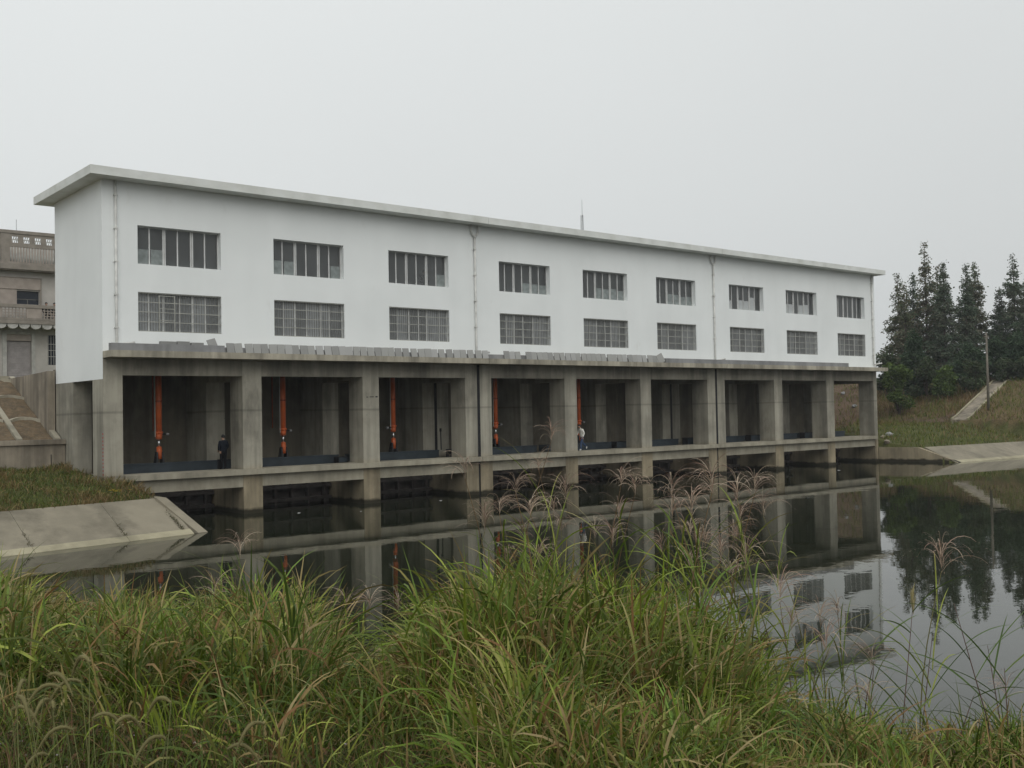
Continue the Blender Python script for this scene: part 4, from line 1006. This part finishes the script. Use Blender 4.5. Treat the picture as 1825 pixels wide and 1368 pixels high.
for k, (px, py) in enumerate(pl_px):
    d = rng.uniform(6.6, 9.2) if px > 800 else rng.uniform(7.5, 9.5)
    if px > 1395: d = rng.uniform(6.0, 7.5)
    tip_ = CAM+ray(px, py+14)*d
    lx, ly = rng.normal(0, .22, 2); bxx, byy = tip_[0]+lx, tip_[1]+ly; bzz = float(terrain(bxx, byy))
    t_ = thing('silver_grass', plume_label(k), 'grass plant', (bxx, byy, bzz), 'flowering silver grass stalks on the near bank')
    B0 = np.array((bxx, byy, bzz-.05)); H_ = tip_[2]-bzz
    pts = []
    for s_ in np.linspace(0, 1, 7):
        pts.append(Vector(B0*(1-s_)+tip_*s_)+Vector((lx*.35*math.sin(math.pi*s_), ly*.35*math.sin(math.pi*s_), 0)))
    mb = MB(); mb.tube(pts, [.0048, .0046, .0043, .004, .0036, .003, .0022], 5)
    st = mb.v; sv = np.array(st); sq = np.array([f for f in mb.f if len(f) == 4])
    sc_ = np.array([(.16, .15, .06)]) if rng.random() < .6 else np.array([(.20, .13, .07)])
    np_mesh('stalk', sv, sq, M['leaf'], np.repeat(sc_, len(sv), 0), t_, True, origin=(bxx, byy, bzz))
    V, Q, T = PV[k % len(PV)]
    a_ = rng.uniform(0, 6.28); s_ = rng.uniform(.85, 1.25)
    Rz = np.array([[math.cos(a_), -math.sin(a_), 0], [math.sin(a_), math.cos(a_), 0], [0, 0, 1]])
    Vv = (V*s_) @ Rz.T + tip_ - np.array((0, 0, .02))
    np_mesh('plume', Vv, Q, M['leaf'], T*rng.uniform(.8, 1.15), t_, origin=(bxx, byy, bzz))
    nl = 15 if 850 < px < 1390 else 8
    ss = rng.uniform(.08, .80, nl); pp = np.array([B0*(1-a2)+tip_*a2 for a2 in ss])
    tl = ctint[rng.integers(0, ncl)]*.5+pick(nl, GREENS)*.5
    V, Q, T = ribbons(pp, rng.uniform(0, 6.28, nl), rng.uniform(.15, .5, nl), rng.uniform(1.0, 2.0, nl), rng.uniform(.4, .85, nl)*min(1.0, H_*.6+.2), rng.uniform(.008, .015, nl), tl, 8, tipdark=np.where((rng.random(nl) < .5)[:, None], pick(nl, DRY), tl))
    np_mesh('leaves', V, Q, M['leaf'], T, t_, origin=(bxx, byy, bzz))
# reeds at the right, standing before the open water
reeds = [(1627, 1078, 1605, 1335, 6.2, 'reed stalk with a pale closed flower spike before the open water'), (1700, 1075, 1762, 1290, 5.8, 'tallest leaning reed with long dark leaves before the open water at right'),
         (1662, 1130, 1640, 1330, 6.4, 'thin upright reed stalk between the pale spike and the leaning reed'), (1735, 1240, 1700, 1345, 6.0, 'short reed with drooping leaves below the leaning reed'),
         (1520, 1190, 1545, 1320, 6.6, 'leafy green reed left of the pale spike, low over the water'), (1455, 1180, 1440, 1300, 6.8, 'leafy reed at the foot of the mirrored roof edge'),
         (1790, 1190, 1800, 1350, 5.8, 'rightmost upright reed at the picture edge'), (1560, 1150, 1548, 1310, 6.6, 'slim bare reed stalk left of the pale spike'),
         (1760, 1150, 1790, 1330, 6.2, 'leaning reed right of the tallest leaning reed')]
for k, (tx, ty, bx_, by2, d, lab) in enumerate(reeds):
    tip_ = CAM+ray(tx, ty)*d; bb = CAM+ray(bx_, by2)*d; bzz = float(terrain(bb[0], bb[1])); foot = np.array((bb[0], bb[1], bzz-.03))
    t_ = thing('reed', lab, 'reed', (bb[0], bb[1], bzz), 'reeds before the open water')
    pts = [Vector(foot), Vector(foot*.5+bb*.5), Vector(bb)]+[Vector(bb*(1-s_)+tip_*s_) for s_ in (.25, .5, .75, 1.0)]
    mb = MB(); mb.tube(pts, [.0045, .0042, .004, .0036, .0032, .0025, .0015], 6)
    sv = np.array(mb.v); sq = np.array([f for f in mb.f if len(f) == 4])
    np_mesh('stalk', sv, sq, M['leaf'], np.repeat(np.array([(.16, .10, .085)]), len(sv), 0), t_, True, origin=(bb[0], bb[1], bzz))
    nl = 8; ss = np.linspace(-.05, .95, nl); pp = np.array([bb*(1-a2)+tip_*a2 for a2 in ss]); base_yaw = math.atan2(RT2[1], RT2[0])
    yw_ = np.where(np.arange(nl) % 2 == 0, base_yaw+math.pi, base_yaw)+rng.normal(0, .5, nl)
    th0_ = rng.uniform(.5, 1.0, nl)
    V, Q, T = ribbons(pp, yw_, th0_, th0_+rng.uniform(.3, 1.0, nl), rng.uniform(.28, .58, nl), rng.uniform(.007, .012, nl), pick(nl, np.array([(.07, .115, .03), (.09, .14, .036), (.11, .15, .04)])), 8)
    np_mesh('leaves', V, Q, M['leaf'], T, t_, origin=(bb[0], bb[1], bzz))
    if k == 0:
        nn_ = 40; pp = np.repeat(tip_[None], nn_, 0)-np.array((0, 0, .02)); pp[:, 2] += rng.uniform(-.04, .06, nn_)
        V, Q, T = ribbons(pp, rng.uniform(0, 6.28, nn_), rng.uniform(.02, .25, nn_), rng.uniform(.1, .35, nn_), rng.uniform(.05, .11, nn_), rng.uniform(.004, .008, nn_), pick(nn_, np.array([(.42, .36, .20), (.34, .30, .15)])), 3)
        np_mesh('flower_spike', V, Q, M['leaf'], T, t_, origin=(bb[0], bb[1], bzz))
# foxtail heads nearest the viewer
fox = [(10, 1205), (45, 1215), (95, 1262), (30, 1245), (85, 1205), (108, 1225), (90, 1248), (160, 1180), (145, 1215), (165, 1280), (130, 1300), (305, 1252), (295, 1315), (405, 1335), (85, 1345), (470, 1290), (20, 1265), (205, 1290)]
FOXW = ['leftmost green foxtail head low in the left corner of the bank']
for k, (px, py) in enumerate(fox):
    d = rng.uniform(3.7, 4.6); tip_ = CAM+ray(px, py)*d; a_ = rng.uniform(0, 6.28)
    bxx, byy = tip_[0]+rng.normal(0, .08), tip_[1]+rng.normal(0, .08); bzz = float(terrain(bxx, byy)); hz = max(tip_[2], bzz+.2)
    t_ = thing('foxtail_grass', 'bent bristly foxtail seed head among the low weeds at lower left', 'grass plant', (bxx, byy, bzz), 'foxtail seed heads among the low weeds')
    bend = [Vector((tip_[0], tip_[1], hz))+Vector((math.cos(a_)*.13*s_**1.0, math.sin(a_)*.13*s_, .03*math.sin(s_*2.6)-.09*s_**2.2)) for s_ in np.linspace(0, 1, 7)]
    mb = MB(); mb.tube([Vector((bxx, byy, bzz)), (Vector((bxx, byy, bzz))+bend[0])/2+Vector((.01, 0, 0)), bend[0]], [.0025, .002, .0016], 5); mb.build('stalk', M['fox'] if 'fox' in M else M.setdefault('fox', plain('foxtail stalk', (.16, .17, .06), .7)), t_)
    mb = MB(); mb.tube(bend, [.004, .007, .008, .008, .007, .005, .002], 7)
    hv = np.array(mb.v); hq = np.array([f for f in mb.f if len(f) == 4]); ht = np.repeat(np.array([(.20, .18, .075)]), len(hv), 0)
    nb_ = 240; sg = rng.integers(0, 6, nb_); fr2 = rng.random(nb_)[:, None]; bn = np.array([tuple(v) for v in bend])
    pb_ = bn[sg]*(1-fr2)+bn[sg+1]*fr2
    br = ribbons(pb_, rng.uniform(0, 6.28, nb_), rng.uniform(.2, 2.6, nb_), rng.uniform(.4, 2.6, nb_), rng.uniform(.012, .022, nb_), np.full(nb_, .0012), pick(nb_, np.array([(.30, .26, .12), (.24, .22, .10)])), 1, prof=[1, .4])
    V, Q, T = join([(hv, hq, ht), br])
    np_mesh('seed_head', V, Q, M['leaf'], T, t_)

# grass on the far left berm
n = 34000
X_ = rng.uniform(-18, .45, n); yc_ = toe_l(np.minimum(X_, 1))+3.5; Y_ = yc_+(5.55-yc_)*rng.uniform(0, 1, n)
ok = ~((X_ > -1.0) & (Y_ > -.05)); X_, Y_ = X_[ok], Y_[ok]; n = len(X_)
P0 = np.stack([X_, Y_, terrain(X_, Y_)-.03], -1)
patch = np.sin(X_*1.3+2*np.sin(Y_*.7))*np.sin(Y_*1.1+X_*.4)
BG = np.array([(.10, .125, .024), (.08, .115, .02), (.135, .15, .034), (.065, .09, .018)]); BD = np.array([(.20, .14, .055), (.165, .105, .045), (.25, .19, .08)])
isd = rng.random(n) < np.clip(.40+.50*patch, .03, .92)
V, Q, T = ribbons(P0, rng.uniform(0, 6.28, n), np.abs(rng.normal(.2, .3, n)), rng.uniform(.5, 1.9, n), rng.uniform(.10, .46, n)*(1+.45*patch), rng.uniform(.014, .034, n), np.where(isd[:, None], pick(n, BD, .25), pick(n, BG, .25)), 3)
tag(np_mesh('berm_grass', V, Q, M['leaf'], T), 'mixed green and dry grass on the berm above the left apron', 'grass', kind='stuff')
yf = hit(205, 884)
mb = MB()
for k in range(14):
    a_ = rng.uniform(0, 6.28); c_ = Vector((yf[0]+rng.normal(0, .22), yf[1]+rng.normal(0, .1), yf[2]+.22+rng.normal(0, .04))); 
    mb.tube([Vector((c_.x, c_.y, yf[2]-.02)), c_], .006, 4, 1)
    for j in range(6):
        b2 = a_+j*1.047; mb.quad(c_, c_+Vector((math.cos(b2-.3)*.06, math.sin(b2-.3)*.06, .015)), c_+Vector((math.cos(b2)*.085, math.sin(b2)*.085, .012)), c_+Vector((math.cos(b2+.3)*.06, math.sin(b2+.3)*.06, .015)), 0)
fw_ = mb.build('yellow_flowers', [M['yellow'], M['fox']]); tag(fw_, 'small patch of yellow flowers in the grass above the left apron', 'flowers')
# right bank grass and reeds
n = 42000
X_ = rng.uniform(65.2, 128, n); Y_ = rng.uniform(-9, 34, n); sr_ = Y_-toe_r(np.maximum(X_, 66))
ok = (sr_ > 2.85) & (X_-.2*np.clip(-Y_, 0, 7) > 65.2); X_, Y_ = X_[ok], Y_[ok]; n = len(X_)
Z_ = terrain(X_, Y_); u = X_-.25*(Y_-6)
onramp = (np.abs(Y_-ramp_y(u)) < wd/2+.3) & (u > uA-.4) & (u < 104)
ok = ~onramp; X_, Y_, Z_, u = X_[ok], Y_[ok], Z_[ok], u[ok]; n = len(X_)
P0 = np.stack([X_, Y_, Z_-.05], -1)
patch = np.sin(X_*.5+1.5*np.sin(Y_*.35))*np.sin(Y_*.55+X_*.2)
onlev = np.clip((u-88)/3, 0, 1)*np.clip((108-u)/3, 0, 1)*np.clip((ramp_y(u)*0+Y_-ramp_y(u)+3)/4, 0.25, 1)
isd = rng.random(n) < np.clip(.22+.45*patch+.36*onlev, .03, .9)
RD = np.array([(.20, .135, .065), (.17, .105, .055), (.25, .18, .09), (.15, .12, .045)])
RG = np.array([(.10, .125, .020), (.125, .148, .026), (.075, .105, .017), (.15, .16, .034)])
V, Q, T = ribbons(P0, rng.uniform(0, 6.28, n), np.abs(rng.normal(.12, .22, n)), rng.uniform(.4, 1.5, n), rng.uniform(.22, .6, n)*(1+1.1*onlev+.3*patch), rng.uniform(.03, .075, n), np.where(isd[:, None], pick(n, RD, .25), pick(n, RG, .25)), 3)
tag(np_mesh('bank_grass', V, Q, M['leaf'], T), 'green grass and brown reeds covering the right bank', 'grass', kind='stuff')
# tufts on the apron seams and at the soil slope
n = 420
kx = rng.choice([.28, -2.3, -6.1], n, p=[.66, .2, .14]); fr_t = rng.beta(1.2, 2.5, n)
X_ = kx+rng.normal(0, .05, n); Y_ = toe_l(X_)+.4+fr_t*1.9*np.where(kx > 0, 1.2, 1); Z_ = np.interp(Y_-toe_l(X_), [.42, 3.5], [ZW+.17, -.86])
V, Q, T = ribbons(np.stack([X_, Y_, Z_-.02], -1), rng.uniform(0, 6.28, n), np.abs(rng.normal(.3, .3, n)), rng.uniform(.8, 2, n), rng.uniform(.05, .18, n), rng.uniform(.008, .016, n), pick(n, np.array([(.07, .07, .03), (.10, .075, .04), (.05, .06, .02)])), 3)
tag(np_mesh('seam_weeds', V, Q, M['leaf'], T), 'sparse weeds growing in the seams of the left apron', 'weeds', kind='stuff')

# ------------------------------------------------------------------ trees on the right bank
def conifer(name, label, base, top, rad, dens, pal, seed, group, shape=1.02, gap=.0, droop=.3, leafsz=(.20, .40)):
    r_ = np.random.default_rng(seed); H_ = top-base[2]
    t_ = thing(name, label, 'tree', tuple(base), group)
    lean_ = r_.normal(0, .012, 2)
    mb = MB(); zz_ = np.linspace(-.3, H_*.98, 9)
    mb.tube([(base[0]+lean_[0]*z+.05*math.sin(z*.7), base[1]+lean_[1]*z, base[2]+z) for z in zz_], list(np.interp(zz_/H_, [0, 1], [H_*.010+.05, .015])), 7)
    nbr = int(H_*8*dens); P = []; Y = []; TH = []; LN = []; WD = []
    for i in range(nbr):
        f_ = r_.uniform(.06, 1.0)**.9; z = H_*f_; R_ = rad*(1-f_)**shape*r_.uniform(.5, 1.15)*(1.0+.18*math.sin(f_*23+seed))+.10
        if f_ < .18: R_ *= .6+2.2*f_
        R_ *= 1.0+.35*math.sin(f_*3.1416)
        a_ = r_.uniform(0, 6.28)
        p0 = np.array((base[0]+lean_[0]*z, base[1]+lean_[1]*z, base[2]+z))
        rise = r_.uniform(.10, .42)-droop*.4
        if i % 3 == 0 and R_ > .5:
            mb.tube([p0, p0+np.array((math.cos(a_)*R_*.85, math.sin(a_)*R_*.85, rise*R_*.85))], [.035, .008], 4, caps=False)
        nlf = max(7, int(R_*30))
        s_ = r_.uniform(.02, 1.0, nlf)**.7
        pts = p0[None]+np.stack([np.cos(a_)*R_*s_, np.sin(a_)*R_*s_, rise*R_*s_-droop*.5*R_*s_**2], -1)+r_.normal(0, .17, (nlf, 3))
        P.append(pts); Y.append(a_+r_.normal(0, .9, nlf)); TH.append(r_.uniform(1.1, 2.3, nlf)); LN.append(r_.uniform(*leafsz, nlf)*np.interp(f_, [0, .8, 1], [1, .8, .5])); WD.append(r_.uniform(.10, .24, nlf))
    P = np.concatenate(P); Y = np.concatenate(Y); TH = np.concatenate(TH); LN = np.concatenate(LN); WD = np.concatenate(WD); n = len(P)
    ptch = np.sin(P[:, 2]*1.1+seed)+np.sin(P[:, 0]*1.7+P[:, 1]*1.3)
    c_ = pal[np.clip((r_.normal(0, .9, n)+ptch*.6+len(pal)/2).astype(int), 0, len(pal)-1)]*(1+r_.uniform(-.25, .25, (n, 1)))
    V, Q, T = ribbons(P, Y, TH-.3, TH+.4, LN, WD, c_, 2, prof=[.4, 1, .25], twist=r_.uniform(-1.4, 1.4, n))
    np_mesh('crown', V, Q, M['needle'], T, t_, origin=tuple(base))
    mb.build('trunk', M['bark'], t_, True)
    return t_
RW = np.array([(.115, .15, .088), (.135, .158, .095), (.155, .155, .10), (.165, .145, .10), (.10, .14, .085)])
RWD = np.array([(.085, .125, .08), (.10, .135, .088), (.115, .135, .09), (.12, .12, .088)])
tr_px = [(1602, 487, 136, 30, 'leftmost tall redwood with thinning brownish crown right of the building', RW, .8), (1613, 502, 133, 22, 'short redwood squeezed second from left in the row', RW, .8), (1625, 490, 138, 26, 'third redwood from the left, behind the dark cypress', RWD, .9),
         (1647, 430, 134, 31, 'tallest redwood with a thin see through spire', RW, .72), (1669, 474, 138, 25, 'redwood close on the right of the tallest spire', RW, .9), (1680, 469, 131, 32, 'dense dark redwood two right of the tallest spire', RWD, 1.15),
         (1716, 472, 132, 29, 'dark pointed redwood left of the utility pole', RWD, 1.0), (1736, 466, 136, 36, 'broad redwood just left above the utility pole', RW, .95), (1781, 512, 134, 26, 'shorter rounded redwood right of the utility pole', RWD, 1.0),
         (1805, 452, 132, 36, 'tall redwood near the right picture edge', RWD, .95), (1832, 488, 134, 34, 'rightmost redwood cut by the picture edge', RWD, 1.1)]
for k, (px, py, d, rpx, lab, pal, dn) in enumerate(tr_px):
    tp = CAM+ray(px, py)*d; bz_ = float(terrain(tp[0], tp[1]))
    conifer('dawn_redwood', lab, (tp[0], tp[1], bz_-.1), tp[2], rpx*1.12*d/FPX, dn*1.9, pal, 20+k, 'redwoods on the right bank')
CY = np.array([(.042, .075, .04), (.054, .088, .046), (.066, .10, .05)])
def px_tree(px, pyt, d, rpx, name, lab, pal, seed, grp, **kw):
    tp = CAM+ray(px, pyt)*d; bz_ = float(terrain(tp[0], tp[1])); return conifer(name, lab, (tp[0], tp[1], bz_-.1), tp[2], rpx*d/FPX, kw.pop('dens', 2.6), pal, seed, grp, **kw)
px_tree(1627, 588, 124, 22, 'cypress', 'dark pointed cypress standing before the redwoods', CY, 51, None, dens=3.5, shape=.6, leafsz=(.25, .45))
px_tree(1775, 600, 124, 26, 'cypress', 'dark evergreen low behind the utility pole', CY, 52, None, dens=3.2, shape=.55, leafsz=(.25, .45))
px_tree(1812, 590, 122, 32, 'cypress', 'dark evergreen at the right picture edge below the tall redwood', CY, 53, None, dens=3.2, shape=.55, leafsz=(.25, .45))
px_tree(1725, 612, 123, 30, 'cypress', 'dark evergreen left of the utility pole above the ramp', CY, 54, None, dens=3.0, shape=.5, leafsz=(.25, .45))
def bush(px, pyt, d, wpx, lab, pal, seed, name='shrub'):
    r_ = np.random.default_rng(seed); tp = CAM+ray(px, pyt)*d; bz_ = float(terrain(tp[0], tp[1])); H_ = max(1.0, tp[2]-bz_); Rw = wpx*d/FPX
    t_ = thing(name, lab, 'shrub', (tp[0], tp[1], bz_), 'shrubs along the right bank crest')
    ncl_ = 16; cen = []
    for i in range(ncl_):
        a_ = r_.uniform(0, 6.28); q = r_.uniform(0, 1)**.6; zf = r_.uniform(.15, .86); w_ = math.sqrt(max(.05, 1-(zf*1.05-.3)**2))
        cen.append((tp[0]+Rw*q*w_*math.cos(a_)*.85, tp[1]+Rw*q*w_*math.sin(a_)*.85, bz_+H_*zf, r_.uniform(.18, .32)*min(H_, Rw*1.4)))
    P = []
    for cx_, cy_, cz_, cr in cen:
        q = r_.normal(0, 1, (260, 3)); q /= np.linalg.norm(q, axis=1)[:, None]; P.append(np.array((cx_, cy_, cz_))+q*cr*r_.uniform(.6, 1.08, (260, 1)))
    P = np.concatenate(P); P = P[P[:, 2] > bz_-.05]; n = len(P); th_ = r_.uniform(.3, 2.2, n)
    V, Q, T = ribbons(P, r_.uniform(0, 6.28, n), th_, th_+.5, r_.uniform(.18, .38, n), r_.uniform(.10, .2, n), pick(n, pal, .35), 2, prof=[.5, 1, .2], twist=r_.uniform(-1.4, 1.4, n))
    np_mesh('crown', V, Q, M['needle'], T, t_, origin=(tp[0], tp[1], bz_))
    mb = MB()
    for cx_, cy_, cz_, cr in cen[:6]: mb.tube([(tp[0], tp[1], bz_-.2), ((tp[0]+cx_)/2, (tp[1]+cy_)/2, bz_+(cz_-bz_)*.6), (cx_, cy_, cz_)], [.06, .045, .02], 5)
    mb.build('stem', M['bark'], t_)
SG = np.array([(.09, .14, .036), (.115, .165, .044), (.07, .11, .032)]); SDK = np.array([(.055, .085, .04), (.075, .105, .048), (.07, .076, .044)])
bush(1600, 645, 118, 27, 'green rounded shrub right of the canopy tip', SG, 61)
bush(1577, 618, 130, 26, 'dark leafy shrub against the right end of the white wall', SDK, 62)
bush(1690, 650, 119, 25, 'mid green shrub on the bank crest under the redwoods', SG, 63)
bush(1650, 634, 122, 26, 'dark shrub between two green shrubs on the bank crest', SDK, 64)
bush(1735, 640, 118, 24, 'dark shrub at the head of the ramp', SDK, 65)
bush(1800, 640, 121, 34, 'dark shrub mass right of the utility pole', SDK, 66)
bush(1840, 632, 119, 30, 'dark shrub at the right picture edge', SDK, 67)

# ------------------------------------------------------------------ the misty air
m = bpy.data.materials.new('mist'); m.use_nodes = True; t = m.node_tree; t.nodes.clear()
o_ = N(t, 'ShaderNodeOutputMaterial'); pv = N(t, 'ShaderNodeVolumePrincipled')
pv.inputs['Color'].default_value = (0.93, 0.96, 1.0, 1); pv.inputs['Density'].default_value = 0.00032; pv.inputs['Anisotropy'].default_value = 0.2
t.links.new(pv.outputs[0], o_.inputs['Volume'])
hz = MB().box(-310, 420, -160, 420, -8, 52).build('haze', m); tag(hz, kind='stuff')
